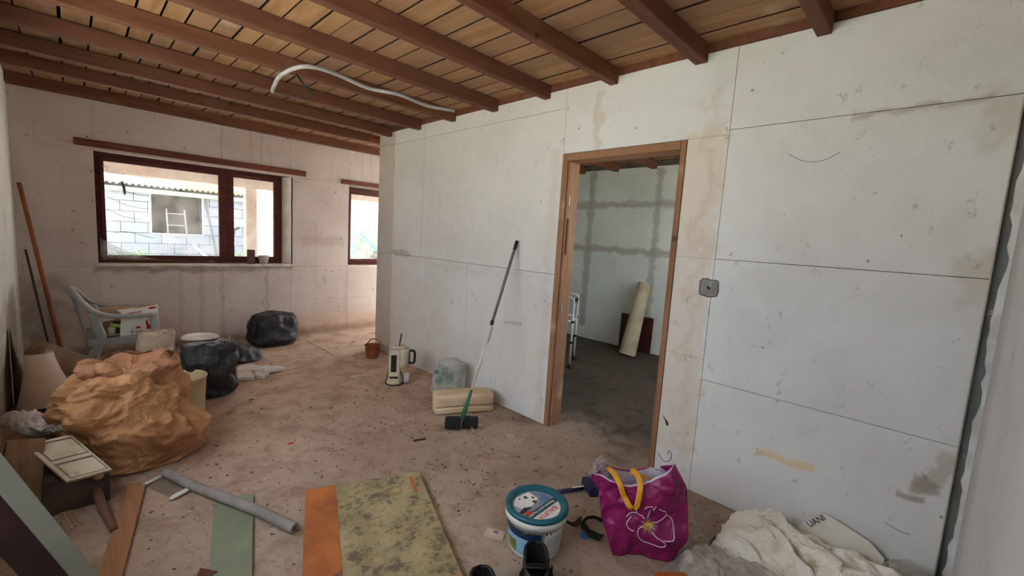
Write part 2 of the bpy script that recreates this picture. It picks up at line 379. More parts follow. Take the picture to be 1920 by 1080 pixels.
# a thin screed skin with a broken edge near the far corner
MB().prism([(2.105, 5.74), (2.12, 5.3), (2.11, 5.05), (2.14, 4.77), (2.19, 4.79), (2.25, 4.765), (2.5, 4.85), (2.62, 5.0), (3.2, 5.1), (3.4, 5.95), (2.4, 5.98)], 0, .007).build('screed_patch', MAT['floor'], fl)

def slab(mb, axis, plane, t, u0, u1, z0, z1):
    """wall piece: axis 'x' -> plane x=plane..plane+t, u is y; axis 'y' -> plane y, u is x"""
    a, b = sorted((plane, plane+t))
    if axis == 'x': mb.box(a, b, u0, u1, z0, z1)
    else: mb.box(u0, u1, a, b, z0, z1)
def boards(parent, axis, plane, t, rects, mat, gap=.003, name='wall_board', bevel=.002):
    for u0, u1, z0, z1 in rects:
        m = MB(); slab(m, axis, plane, t, u0+gap/2, u1-gap/2, z0+gap/2, z1-gap/2)
        m.build(name, mat, parent, bevel=bevel)

# partition between the two rooms, with its doorway
m = MB()
slab(m, 'x', XP+.03, .11, 2.128, 4.94, 0, 2.80); slab(m, 'x', XP+.03, .11, YN, 1.168, 0, 2.80); slab(m, 'x', XP+.03, .11, 1.168, 2.128, 2.168, 2.80)
wr = m.build('wall_right', MAT['mortar']); tag(wr, kind='structure')
rows = [0, .72, 1.455, 2.195, 2.65]
rects = [(-.17, .93, rows[i], rows[i+1]) for i in range(4)]
rects += [(.93, 1.168, 0, .845), (.93, 1.168, .845, 1.455), (.93, 1.168, 1.455, 2.168), (.93, 2.128, 2.168, 2.65)]
rects += [(2.128, 3.2, 0, 1.24), (3.2, 4.97, 0, 1.24), (2.128, 4.01, 1.24, 2.505), (4.01, 4.97, 1.24, 2.505), (2.128, 4.01, 2.505, 2.65), (4.01, 4.97, 2.505, 2.65)]
boards(wr, 'x', XP, .03, rects[:4]+rects[8:], MAT['eps'], gap=.0026); boards(wr, 'x', XP, .03, rects[4:8], MAT['eps'], gap=.0012, bevel=.0008)
# end of the partition turns the corner
m = MB(); m.box(XP+.03, XO, 4.85, 4.94, 0, 2.80); wc = m.build('wall_corridor', MAT['mortar']); tag(wc, kind='structure')
boards(wc, 'y', 4.94, .03, [(XP, 4.0, 0, 1.24), (4.0, XO, 0, 1.24), (XP, 4.0, 1.24, 2.65), (4.0, XO, 1.24, 2.65)], MAT['eps'])
boards(wc, 'y', 4.82, .03, [(2.81, 4.2, 0, 2.7), (4.2, XO, 0, 2.7)], MAT['otherwall'])
# other face of the partition
boards(wr, 'x', 2.80, .02, [(.95, 1.168, 0, 2.7), (2.128, 4.82, 0, 2.7), (1.168, 2.128, 2.168, 2.7)], MAT['otherwall'])
# flush device box cut into the boards
ob = thing('junction_box', 'square grey wall socket hole cut in the white board right of the doorway', 'socket box', (XP, .947, 1.283))
poly = [(-.05, -.03), (-.044, -.047), (-.02, -.05), (.0, -.055), (.03, -.05), (.048, -.045), (.055, -.02), (.052, .02), (.05, .04), (.035, .046), (.01, .043), (-.01, .05), (-.04, .047), (-.052, .03)]
Mx = basis((0, 0, 0), (0, -1, 0), (-1, 0, 0))
MB().prism(poly, .0005, .0025, Mx).build('recess', plain('box_grey', rgb(128, 128, 124), rgb(112, 110, 106), .7), ob)
MB().tube([Mx @ Vector((p[0]*1.03, p[1]*1.03, .0025)) for p in poly], .0035, 6, closed=True).build('rim', plain('box_rim', rgb(104, 98, 92), None, .8), ob)
MB().lathe([(.0, 0), (.011, 0)], 16, (0, 0, .0032), Mx).build('cable_hole', plain('black_hole', rgb(26, 24, 22), None, .9), ob)
MB().prism([(.0, .0), (.014, .004), (.02, .042), (.004, .044)], .0026, .0034, Mx).build('flap', plain('box_flap', rgb(140, 142, 136), None, .6), ob)

# gouges and scribbles on the boards
inkd = plain('scribble', rgb(52, 44, 40), None, .8)
MB().tube([(2.6585, y, z) for y, z in ((2.66, .755), (2.447, .776), (2.45, .79), (2.655, .77))], .0022, 5, closed=True).build('gouge', plain('gouge_tan', rgb(150, 132, 112), None, .9), wr)
MB().tube(smoothpath([(2.658, 1.15, .16), (2.658, 1.11, .12), (2.658, 1.07, .135), (2.658, 1.06, .18), (2.658, 1.08, .20), (2.658, 1.085, .17)], 5), .0016, 5).build('scribble', inkd, wr)
MB().tube(smoothpath([(2.658, 1.145, .42), (2.658, 1.115, .385), (2.658, 1.105, .36)], 4), [.0012, .002, .003, .005, .007, .008, .009, .007, .002], 6).build('scrape', inkd, wr)
MB().tube(smoothpath([(2.658, .62, 2.03), (2.658, .55, 1.99), (2.658, .47, 1.985), (2.658, .40, 2.02)], 5), .001, 5).build('scratch', inkd, wr)
MB().tube(smoothpath([(2.658, .02, .27), (2.658, -.04, .255), (2.658, -.07, .26)], 4), .0011, 5).build('scratch', inkd, wr)

# door frame
dr = struct('door_1')
MB().box(XP-.008, 2.805, 2.085, 2.126, 0, 2.165).build('jamb', MAT['doorwood'], dr, bevel=.004)
MB().box(XP+.02, 2.805, 2.07, 2.086, 0, 2.11).build('door_stop', MAT['doorwood'], dr, bevel=.003)
MB().box(XP-.008, 2.805, 1.170, 1.206, 0, 2.165).build('jamb', MAT['doorwood'], dr, bevel=.004)
MB().box(XP-.008, 2.805, 1.206, 2.085, 2.112, 2.165).build('head', MAT['doorwood'], dr, bevel=.004)
MB().box(XP+.03, XP+.05, 2.064, 2.0705, 1.40, 1.68).build('strike_rebate', MAT['frame'], dr)
for z in (1.78, .95, .3): MB().tube([(XP+.04, 2.066, z), (XP+.04, 2.066, z+.07)], .006, 8).build('hinge', plain('hinge_steel', rgb(170, 168, 160), None, .4, metallic=.8), dr)

# back wall with two openings
W1, W2 = (.18, 2.03, .97, 2.125), (2.815, 3.85, .955, 2.11)
m = MB()
for u0, u1, z0, z1 in ((XL, 4.1, 0, .955), (XL, 4.1, 2.125, 2.80), (XL, .18, .955, 2.125), (2.03, 2.815, .955, 2.125), (3.85, 4.1, .955, 2.125)): slab(m, 'y', YB+.03, .25, u0, u1, z0, z1)
wb = m.build('wall_back', MAT['mortar']); tag(wb, kind='structure')
cols = [XL, .18, 1.27, 2.03, 2.815, 3.85, 3.95]; rws = [0, .49, .957, 1.55, 2.123, 2.66]; rects = []
for i in range(6):
    for k in range(5):
        if i in (1, 2, 4) and k in (2, 3): continue
        rects.append((cols[i], cols[i+1], rws[k], rws[k+1]))
boards(wb, 'y', YB, .03, rects, MAT['backwall'], gap=.0016, bevel=.001)

# left wall (with an unseen window added to light the room from the side), near wall (with the doorway the viewer stands in)
LW = (.55, 3.6, .95, 2.42)
m = MB()
for u0, u1, z0, z1 in ((YN-.2, YB+.25, 0, LW[2]), (YN-.2, YB+.25, LW[3], 2.80), (YN-.2, LW[0], LW[2], LW[3]), (LW[1], YB+.25, LW[2], LW[3])): slab(m, 'x', XL, -.22, u0, u1, z0, z1)
wl = m.build('wall_left', MAT['leftwall']); tag(wl, kind='structure')
m = MB()
for u0, u1, z0, z1 in ((.72, 2.81, 0, 2.80), (XL, -.20, 0, 2.80), (-.20, .72, 2.12, 2.80)): slab(m, 'y', YN, -.22, u0, u1, z0, z1)
wn = m.build('wall_near', MAT['nearwall']); tag(wn, kind='structure')
m = MB()
for u0, u1, z0, z1 in ((2.81, 3.1, 0, 2.80), (5.1, XO, 0, 2.80), (3.1, 5.1, 0, .8), (3.1, 5.1, 2.45, 2.80)): slab(m, 'y', .95, -.2, u0, u1, z0, z1)
wq = m.build('wall_side', MAT['otherwall']); tag(wq, kind='structure')
m = MB(); slab(m, 'x', XO+.02, .2, .75, 4.94, 0, 2.80); wo = m.build('wall_far', MAT['mortar']); tag(wo, kind='structure')
boards(wo, 'x', XO, .02, [(.95, 2.83, 0, 1.43), (2.83, 3.93, 0, 1.43), (3.93, 4.82, 0, 1.43), (.95, 2.83, 1.43, 2.1), (2.83, 3.93, 1.43, 2.1), (3.93, 4.82, 1.43, 2.1), (.95, 2.83, 2.1, 2.62), (2.83, 3.93, 2.1, 2.62), (3.93, 4.82, 2.1, 2.62)], MAT['otherwall'], gap=.002)

# unseen glazed end of the passage behind the partition, added for daylight
m = MB(); m.box(3.95, 4.1, 4.97, 6.12, 2.4, 2.80); m.box(3.95, 4.1, 4.97, 5.02, 0, 2.4); m.box(3.95, 4.1, 6.08, 6.12, 0, 2.4)
we = m.build('wall_passage', MAT['eps']); tag(we, kind='structure')
d2 = struct('unseen_door_2')
for b in ((4.0, 4.05, 5.02, 5.09, 0, 2.4), (4.0, 4.05, 6.01, 6.08, 0, 2.4)): MB().box(*b).build('stile', MAT['frame'], d2, bevel=.004)
for b in ((4.0, 4.05, 5.09, 6.01, 2.32, 2.4), (4.0, 4.05, 5.09, 6.01, 0, .08)): MB().box(*b).build('rail', MAT['frame'], d2, bevel=.004)
MB().box(4.02, 4.025, 5.085, 6.015, .075, 2.325).build('pane', MAT['glass'], d2)
# unseen plank door behind the viewer, its glazed top added to let light in
d3 = struct('unseen_door_3')
for i in range(6): MB().box(-.2+i*.1534, -.2+i*.1534+.151, YN-.12, YN-.08, 0, 1.25).build('board', MAT['doorwood'], d3, bevel=.004)
for bb in ((-.2, -.1, 1.25, 2.12), (.62, .72, 1.25, 2.12), (-.1, .62, 2.02, 2.12)): MB().box(bb[0], bb[1], YN-.12, YN-.08, bb[2], bb[3]).build('glazing_frame', MAT['doorwood'], d3, bevel=.004)
MB().box(-.1, .62, YN-.102, YN-.098, 1.25, 2.02).build('pane', MAT['glass'], d3)

# metal corner strip between partition and near wall, with a ragged plaster lip
tr = MB().box(2.688, 2.70, YN, -.168, 0, 2.65).build('trim_1', MAT['zinc']); tag(tr, kind='structure')
rr = random.Random(8); pts = [(YN-.02, z/60*2.65) for z in range(61)]
prof = [(-.2 + rr.uniform(-.006, .006) + .006*math.sin(z*.5), z/60*2.65) for z in range(61)]
m = MB(); vs = []; n = 61
for (y0, z0), (y1, z1) in zip(pts, prof): vs += [(2.672, y0, z0), (2.672, y1, z1), (2.687, y0, z0), (2.687, y1, z1)]
fs = []
for i in range(n-1):
    a, b = 4*i, 4*i+4; fs += [(a, a+1, b+1, b), (a+1, a+3, b+3, b+1)]
m.add(vs, fs); m.build('plaster_lip', plain('plaster_lip', rgb(214, 212, 208), rgb(186, 184, 178), .85), tr)
MB().box(2.655, 2.66, -.171, -.166, .02, 2.2).build('edge_bead', plain('bead_pale', rgb(178, 166, 152), None, .7), tr)

# ceiling: joists, planks, blocking, roof felt above
ce = MB().box(-.6, 2.85, -.47, .75, 2.80, 2.92).box(-.6, 5.95, .75, 4.96, 2.80, 2.92).box(-.6, 4.15, 4.96, 6.4, 2.80, 2.92).build('ceiling', MAT['darkvoid']); tag(ce, kind='structure')
x = XL; k = 0; plank_meshes = {}
rp = random.Random(11)
while x < XO-.02:
    w = rp.choice((.115, .14, .16, .175, .19, .205)); w = min(w, XO-x); gap = rp.uniform(.007, .014)
    cuts = sorted(rp.sample([1.745, 2.34, 2.94, 3.53, 4.13, 4.72, 5.32], 2)); ys = [YN] + cuts + [YB] if x < 2.7 else [.95] + cuts + [YB] if x < 3.9 else [.95] + [c for c in cuts if c < 4.6] + [4.85]
    for a, b in zip(ys, ys[1:]):
        z = ZP + rp.uniform(0, .006); m = MB(); yc = (a+b)/2
        m.box(-w/2+gap/2, w/2-gap/2, -(b-a)/2+.002, (b-a)/2-.002, 0, .022)
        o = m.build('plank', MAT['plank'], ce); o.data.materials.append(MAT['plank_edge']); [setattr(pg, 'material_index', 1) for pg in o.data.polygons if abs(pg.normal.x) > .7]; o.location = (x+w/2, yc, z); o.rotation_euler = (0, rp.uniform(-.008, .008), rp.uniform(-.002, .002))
    x += w
jy = [.503+.597*k for k in range(9)]
for k, y in enumerate(jy):
    w = .064 + .010*(k % 3 == 1); sag = R0.uniform(-.004, .004)
    o = MB().box(-1.53, 1.53, 0, w, 0, ZP-ZJ).build('joist', MAT['joist'], ce, bevel=.005); o.location = (XL+1.53, y, ZJ+sag); o.rotation_euler = (0, 0, R0.uniform(-.002, .002))
    if y < .9: continue
    if y+w < 4.8: o = MB().box(-1.44, 1.44, 0, w, 0, ZP-ZJ).build('joist', MAT['joist'], ce, bevel=.005); o.location = (2.82+1.44, y, ZJ+sag-.02)
    else: o = MB().box(-.64, .64, 0, w, 0, ZP-ZJ).build('joist', MAT['joist'], ce, bevel=.005); o.location = (2.66+.645, y, ZJ+sag)
o = MB().box(-2.155, 2.155, -.11, 0, 0, ZP-ZJ).build('wall_plate', MAT['joist'], ce, bevel=.004); o.location = (XL+2.16, YB, ZJ+.005)
edges = [YN] + [v for y in jy[:-1] for v in (y, y+.078)] + [4.95]
for a, b in zip(edges[0::2], edges[1::2]):
    if b-a < .02: continue
    o = MB().box(0, .024, -(b-a)/2, (b-a)/2, 0, .05).build('blocking', MAT['joist'], ce, bevel=.002); o.location = (XP-.002, (a+b)/2, 2.652)

# ---------------------------------------------------------------- windows
def make_window(name, width, z0, z1, loc, rz, mull, labeldark=True, lintel=None, left=.076, right=.10):
    """local x along the wall, local y outwards; frame origin at the lower left corner of the opening"""
    w = struct(name); w.location = loc; w.rotation_euler = (0, 0, rz); H = z1-z0
    F, d = MAT['frame'], .06
    for nm, b in (('frame_bottom', (0, width, 0, d, .012, .05)), ('frame_top', (0, width, 0, d, H-.045, H+.005)),
                  ('frame_side', (0, .04, 0, d, .05, H-.045)), ('frame_side', (width-.05, width, 0, d, .05, H-.045))):
        MB().box(*b).build(nm, F, w, bevel=.004)
    spans = [(.04, width-.05)] if not mull else [(.04, mull), (mull, width-.05)]
    for a, b in spans:
        sw = .052 if mull else .05; t = .065 if mull else .06
        sash = struct('sash'); del sash['kind']; sash.parent = w
        l = .036 if a < .05 else .078; r = .05 if b > width-.06 else .078
        for nm, bb in (('stile', (a, a+l, -.012, .04, .05, H-.045)), ('stile', (b-r, b, -.012, .04, .05, H-.045)), ('rail', (a+l, b-r, -.012, .04, .05, .098)), ('rail', (a+l, b-r, -.012, .04, H-.09, H-.045))):
            MB().box(bb[0]+.0008, bb[1]-.0008, *bb[2:]).build(nm, F, sash, bevel=.004)
        MB().box(a+l-.004, b-r+.004, .016, .020, .096, H-.088).build('pane', MAT['glass'], sash)
    return w
w1 = make_window('window_1', 1.785, .97, 2.13, (.18, 6.25, .97), 0, 1.155)
# splayed pale reveal, rough sill, lintel stick
MB().prism([(1.855, -.13), (1.785, 0), (1.785, .06), (1.875, .06), (1.875, -.13)], .0, 1.15).build('reveal', MAT['reveal'], w1, bevel=.003)
MB().box(-.02, 1.87, -.135, .0, -.012, .012).build('sill', MAT['reveal'], w1, bevel=.006)
MB().box(-.137, 2.035, -.152, -.131, 1.182, 1.252).build('lintel', MAT['lintel'], w1, bevel=.004)
w2 = make_window('window_2', 1.0, .955, 2.10, (2.83, 6.25, .955), 0, None)
MB().box(-.02, 1.02, -.135, .0, -.012, .012).build('sill', MAT['reveal'], w2, bevel=.006)
MB().box(-.13, 1.15, -.152, -.131, 1.172, 1.235).build('lintel', MAT['lintel'], w2, bevel=.004)
MB().box(0, 1.0, -.02, .06, 1.095, 1.155).build('roller_box', MAT['frame'], w2, bevel=.004)
w3 = make_window('unseen_window_3', LW[1]-LW[0], LW[2], LW[3], (XL-.12, LW[0], LW[2]), math.pi/2, 1.45)
w4 = make_window('unseen_window_4', 2.0, .8, 2.45, (5.1, .83, .8), math.pi, 1.0)  # unseen window, added close by to brighten the next room's far wall
portal((1.1, 6.42, 1.55), 1.85, 1.15, (0, -1, 0)); portal((3.33, 6.42, 1.53), 1.03, 1.15, (0, -1, 0))
portal((XL-.23, (LW[0]+LW[1])/2, (LW[2]+LW[3])/2), LW[1]-LW[0], LW[3]-LW[2], (1, 0, 0))
portal((4.1, .73, 1.62), 2.0, 1.65, (0, 1, 0)); portal((4.12, 5.55, 1.2), 1.0, 2.35, (-1, 0, 0)); portal((.26, YN-.24, 1.65), .8, .85, (0, 1, 0))

# ---------------------------------------------------------------- outside the windows
t = NT('yard_ground'); P = t.coord('World')
gm = t.done(t.bsdf(t.mix(t.ramp(t.noise(P, 1.2, 6), .5, .7), rgb(190, 184, 172), rgb(140, 156, 110)), .9, t.noise(P, 20, 5), .4, .03))
g = MB().add([(-30, -30, -.2), (40, -30, -.2), (40, 6.6, -.2), (-30, 6.6, -.2), (40, 9.0, .1), (-30, 9.0, .1), (40, 11.2, .62), (-30, 11.2, .62), (40, 40, .7), (-30, 40, .7)],
             [(0, 1, 2, 3), (3, 2, 4, 5), (5, 4, 6, 7), (7, 6, 8, 9)]).build('ground', gm); tag(g, kind='structure')
# covered terrace: soffit, edge beam, post
vd = thing('terrace_roof', 'pale covered terrace roof with a pinkish edge beam outside the wide window', 'porch')
pinkw = plain('terrace_paint', rgb(168, 144, 132), rgb(150, 128, 118), .8)
MB().box(-2.5, 7, 6.42, 8.4, 2.24, 2.32).build('soffit', pinkw, vd)
MB().box(-2.5, 7, 8.1, 8.3, 2.06, 2.24).build('edge_beam', pinkw, vd)
MB().box(2.01, 2.17, 8.12, 8.28, -.1, 2.06).build('post', pinkw, vd, bevel=.01)
MB().box(5.9, 6.06, 8.12, 8.28, -.1, 2.06).build('post', pinkw, vd, bevel=.01)
MB().box(-2.3, -2.14, 8.12, 8.28, -.1, 2.06).build('post', pinkw, vd, bevel=.01)
# low outbuilding of painted blocks with a dark square opening
obd = thing('outbuilding', 'low pale blue painted block shed across the yard with a dark square opening', 'shed', (0, 11, 0))
pb = plain('pale_blue_paint', rgb(136, 142, 150), rgb(124, 130, 140), .8, 3)
MB().box(-3, 1.10, .06, .25, .3, 2.0).box(1.92, 4.4, .06, .25, .3, 2.0).box(1.10, 1.92, .06, .25, .3, 1.185).box(1.10, 1.92, .06, .25, 1.945, 2.0).box(-3, 4.4, 2.8, 3.0, .3, 3.2).box(-3, -2.8, .25, 2.8, .3, 3.0).box(4.2, 4.4, .25, 2.8, .3, 3.0).build('wall', plain('shed_mortar', rgb(98, 112, 132), None, .9), obd)
for r in range(7):
    z = .58+r*.2
    for c in range(-1, 9):
        x0 = -.35 + c*.4 + (r % 2)*.2; x1 = x0+.39; z1 = min(z+.19, 1.945)
        for a, b in ([(x0, x1)] if (x1 < 1.10 or x0 > 1.92 or z1 <= 1.19) else [(x0, min(x1, 1.095)), (max(x0, 1.925), x1)]):
            if b-a > .04: MB().box(a, b, 0, .07, z, z1).build('block', pb, obd)
MB().box(1.08, 1.94, .9, .95, .3, 2.0).build('dark_interior', plain('shed_dark', rgb(60, 62, 66), rgb(46, 48, 52), .9), obd)
MB().box(1.08, 1.10, -.01, .2, 1.17, 1.96).box(1.92, 1.945, -.01, .2, 1.17, 1.96).box(1.10, 1.92, -.01, .2, 1.165, 1.185).build('opening_frame', plain('pink_frame', rgb(222, 190, 186), None, .7), obd)
MB().tube([(-3, -.08, 1.99), (4.4, -.08, 1.975)], .045, 10).build('gutter', plain('gutter_green', rgb(176, 190, 168), None, .5), obd)
def corr(x0, x1, y0, z0, y1, z1, mat, parent, name='corrugated_sheet', pitch=.09, amp=.02):
    nx = int((x1-x0)/pitch*6); MB().grid(lambda u, v: Vector((x0+(x1-x0)*u, y0+(y1-y0)*v, z0+(z1-z0)*v + amp*math.sin((x0+(x1-x0)*u)/pitch*2*math.pi))), nx, 2).build(name, mat, parent, smooth=True, solid=.004)
corr(-3, 1.62, -.15, 2.08, 3.1, 3.35, plain('white_sheet', rgb(228, 222, 214), None, .7), obd)
corr(1.6, 4.4, -.15, 2.08, 3.1, 3.35, plain('orange_sheet', rgb(226, 178, 122), rgb(210, 160, 104), .7), obd)
# plain white side wall, to the right of the post
sw = MB().box(2.62, 3.9, 10.0, 10.2, .3, 2.6).build('garden_wall', plain('white_render', rgb(176, 172, 176), None, .8)); tag(sw, 'plain white rendered wall beyond the terrace post', 'wall')
# aluminium ladder leaning on the shed
ld = thing('ladder', 'thin aluminium ladder leaning against the shed below its dark opening', 'ladder', (1.46, 10.7, .55))
al = plain('ladder_alu', rgb(120, 112, 116), None, .6)
for s in (-1, 1): MB().bar((s*.16, -.25, 0), (s*.14, .2, 1.12), .022, .022).build('rail', al, ld)
for i in range(5): f = .12+i*.2; MB().tube([(-.155, -.25+.45*f, 1.12*f), (.155, -.25+.45*f, 1.12*f)], .010, 8).build('rung', al, ld)
pl = MB().bar((2.13, 10.6, .5), (1.965, 10.96, 1.95), .035, .035).build('pole', plain('pole_grey', rgb(96, 94, 100), None, .6)); tag(pl, 'slim grey pole leaning on the shed right of the ladder', 'pole')
pl = MB().bar((2.1, 10.3, .5), (1.72, 10.8, .98), .035, .035).build('pole', plain('pole_white', rgb(190, 190, 194), None, .6)); tag(pl, 'short white stick leaning low on the shed beside the ladder', 'pole')
# hand pump like dark post next to the terrace post
pm = thing('standpipe', 'dark standpipe with a sideways spout beside the terrace post', 'pump', (1.86, 8.3, -.05))
dk = plain('pump_dark', rgb(110, 100, 110), None, .6)
MB().tube([(-.03, 0, 0), (0, 0, 1.42)], .035, 10).build('pipe', dk, pm, smooth=True)
MB().tube([(-.05, 0, 1.38), (.09, -.02, 1.47)], .03, 10).build('spout', dk, pm, smooth=True)
def shrub(loc, r, h, label, seed, n=160, col=rgb(110, 160, 80)):
    rd = random.Random(seed); s = thing('shrub', label, 'shrub', loc); m = MB()
    for i in range(n):
        a = rd.random()*6.28; q = rd.random()**.5*r; z = rd.random()*h; c = Vector((q*math.cos(a), q*math.sin(a), z)); d = Vector((rd.gauss(0, 1), rd.gauss(0, 1), rd.gauss(0, .8)+.6)).normalized()*rd.uniform(.05, .1); e = d.cross(Vector((rd.gauss(0, 1), rd.gauss(0, 1), rd.gauss(0, 1)))).normalized()*.02
        m.add([c, c+d*.5+e, c+d, c+d*.5-e], [(0, 1, 2, 3)])
    f = m.build('foliage', plain('leaf_green', col, None, .7), s); f['kind'] = 'stuff'
    m = MB()
    for i in range(5): m.tube([(0, 0, 0), (r*.5*math.cos(i*1.3), r*.5*math.sin(i*1.3), h*.8)], .008, 5)
    m.build('stem', plain('stem_brown', rgb(120, 100, 70), None, .8), s)
shrub((2.25, 9.4, .15), .3, .75, 'leafy green shrub behind the terrace post', 1)
shrub((.75, 10.5, .45), .3, .4, 'small bright shrub at the foot of the shed, far left in the window', 2)
shrub((1.2, 10.4, .45), .2, .2, 'low green weed in front of the shed left of the ladder', 3)
shrub((5.25, 10.3, .5), .3, .9, 'spiky green plant seen through the narrow window', 4)
# rubble bank, blue screen and blue pipe seen through the narrow window
rb = thing('rubble_bank', 'bank of pale rubble stones seen through the narrow window', 'rubble', (6.2, 11.2, .4))
rs = random.Random(3); stone = plain('rubble', rgb(120, 112, 106), rgb(92, 84, 80), .9)
bank = MB().prism([(-1.2, 0), (2.2, 0), (2.2, 1.6), (.6, 1.3), (-.6, .7)], 0, .8, basis((0, 0, 0), (1, 0, 0), (0, -1, 0))).build('bank', stone, rb)
for i in range(70):
    sx = rs.uniform(-1.1, .9); sz = rs.uniform(.02, .3+.55*(sx+1.2)); m = MB(); r = rs.uniform(.05, .11)
    ck = make_crumple(i)
    m.grid(lambda u, v: Vector((r*math.cos(6.283*u)*math.sin(3.1416*v)*1.3, r*math.sin(6.283*u)*math.sin(3.1416*v)*.6, -r*.8*math.cos(3.1416*v)))*(1+.25*ck(Vector((math.cos(6.283*u), math.sin(6.283*u), v*2)), 1.)), 7, 5, True)
    o = m.build('stone', stone, rb); o.location = (sx, -.82, sz)
bs = MB().box(4.4, 8, 12.6, 12.7, .3, 2.6).build('sheet_fence', plain('fence_blue', rgb(142, 164, 172), rgb(128, 152, 162), .7)); tag(bs, 'pale blue sheet fence behind the rubble bank', 'fence')
bp = MB().tube([(4.95, 10.1, 1.42), (5.9, 10.2, .62)], .035, 10).build('water_pipe', plain('pipe_blue', rgb(84, 130, 166), None, .5), smooth=True); tag(bp, 'light blue pipe sloping in front of the rubble bank', 'pipe')
# ------------------------------------------------------------------ things
def bagmesh(prof, rx, ry, seed, amp, freq, amp2=0., freq2=1., sq=2.4, nu=80, nv=48, lean=(0, 0), floor=True, zamp=.5):
    """soft container: prof = [(radius factor, z)] from the bottom centre up; creased by triangular folds"""
    ck, ck2 = make_crumple(seed), make_crumple(seed+50)
    pp = smoothpath([(r, 0, z) for r, z in prof], 12); H = max(p.z for p in pp)
    def fn(u, v):
        k = v*(len(pp)-1); i = min(int(k), len(pp)-2); q = pp[i].lerp(pp[i+1], k-i)
        t = 2*math.pi*u; c, s = math.cos(t), math.sin(t); e = (abs(c)**sq+abs(s)**sq)**(-1/sq)
        p = Vector((q.x*rx*c*e + lean[0]*q.z/H, q.x*ry*s*e + lean[1]*q.z/H, q.z))
        d = amp*ck(p, freq) + (amp2*ck2(p, freq2) if amp2 else 0)
        w = min(1, max(0, q.z/.06)) if floor else 1
        out = Vector((c, s, 0)) * (q.x > .02)
        p += out*d*(.25+.75*w)
        p.z += d*zamp*w
        if floor: p.z = max(p.z, .001)
        return p
    return MB().grid(fn, nu, nv, True)

paper = None
def papermat(name, c, c2, c3):
    t = NT(name); P = t.coord('Object'); n = t.noise(P, 3.5, 7, .65)
    col = t.mix(t.ramp(n, .35, .65), c, c2); col = t.mix(t.math('MULTIPLY', t.ramp(t.noise(P, 2.1, 5), .5, .68), .8), col, c3)
    return t.done(t.bsdf(col, .6, t.noise(P, 22, 6, .6), .35, .012, 0, .35))
def plastic_black(name):
    t = NT(name); P = t.coord('Object')
    return t.done(t.bsdf(t.mix(t.ramp(t.noise(P, 6, 5), .4, .7), rgb(24, 24, 26), rgb(40, 40, 42)), t.ramp(t.noise(P, 9, 4), .3, .7, .22, .5), t.noise(P, 26, 6, .65), .6, .02, 0, .5))
MAT['black_plastic'] = plastic_black('bin_liner')

# big brown paper sack --------------------------------------------------------
sk = thing('paper_sack', 'large crumpled brown paper sack with a rolled-down open top', 'sack', (.27, 3.39, 0))
bagmesh([(0, 0), (.6, .0), (.9, .03), (1.0, .14), (1.02, .28), (.97, .42), (.84, .53), (.70, .60)], .30, .29, 5, .10, 2.6, .04, 7., lean=(-.06, .0), nu=150, nv=96).build('sack_body', papermat('kraft', rgb(178, 130, 88), rgb(154, 106, 68), rgb(140, 92, 60)), sk)
ck = make_crumple(71)
def rimfn(u, v):
    t = 2*math.pi*u; r = .205-.035*v+.03*math.sin(v*3.14); top = .640+.016*math.sin(t*2+.6)+.014*math.sin(t*5)
    p = Vector((r*1.05*math.cos(t)-.055, r*.95*math.sin(t), .555+(top-.555)*v**.8))
    d = ck(p, 3.4)*.05-.012 + .05*(tri(u*8+.35*noise.noise(p*6)+v*.25)-.5)*(.4+.6*v) + ck(p, 9)*.022; return p + Vector((math.cos(t)*d, math.sin(t)*d, d*.25))
MB().grid(rimfn, 130, 26, True).build('sack_rim', papermat('kraft_rim', rgb(156, 108, 76), rgb(136, 90, 62), rgb(120, 78, 54)), sk, solid=.003)
def innfn(u, v):
    t = 2*math.pi*u; q = rimfn(u, 1.); c = Vector((-.055, 0, .57)); f = v*.97; p = q.lerp(c, f); p.z += ck(p, 6)*.03*math.sin(v*3.14); return p
MB().grid(innfn, 90, 18, True).build('sack_fold', papermat('kraft_in', rgb(160, 110, 76), rgb(136, 88, 60), rgb(118, 76, 54)), sk)

# black refuse bags -----------------------------------------------------------
bb = bagmesh([(0, 0), (.7, 0), (.95, .05), (1.0, .2), (.98, .32), (.8, .385), (.4, .40), (0, .385)], .275, .22, 12, .05, 2.3, .02, 6, sq=3.2, lean=(.0, 0)).build('refuse_bag', MAT['black_plastic'], smooth=True)
bb.location = (1.72, 5.84, 0); tag(bb, 'full square-shouldered black bin bag standing against the window wall', 'bin bag')
b2 = bagmesh([(0, 0), (.6, 0), (.85, .04), (.98, .16), (1.0, .30), (.96, .42), (.86, .47), (.5, .49), (0, .48)], .205, .18, 23, .06, 2.8, .025, 7, sq=2.8, lean=(0, .0)).build('refuse_bag', MAT['black_plastic'], smooth=True)
b2.location = (.79, 4.33, 0); tag(b2, 'tall glossy black bin bag under a pale lid beside the brown sack', 'bin bag')
b3 = bagmesh([(0, 0), (.8, 0), (1.0, .03), (.95, .09), (.7, .15), (.35, .19), (0, .2)], .27, .17, 34, .04, 3.0, .015, 8, lean=(-.1, .02)).build('refuse_bag', plain('dull_liner', rgb(58, 58, 52), rgb(40, 40, 38), .5, 9, .6, 20), smooth=True)
b3.location = (1.2, 5.28, 0); b3.rotation_euler = (0, 0, -.2); tag(b3, 'slumped dull dark green-black bag lying between the two black bin bags', 'bin bag')
b4 = bagmesh([(0, 0), (.8, 0), (1.0, .06), (.8, .14), (.5, .2), (0, .24)], .13, .1, 36, .04, 4.0, .015, 9).build('refuse_bag_neck', MAT['black_plastic'], smooth=True)
b4.location = (1.0, 5.42, 0); tag(b4, 'crumpled black bag neck poking up behind the cardboard flap', 'bin bag')
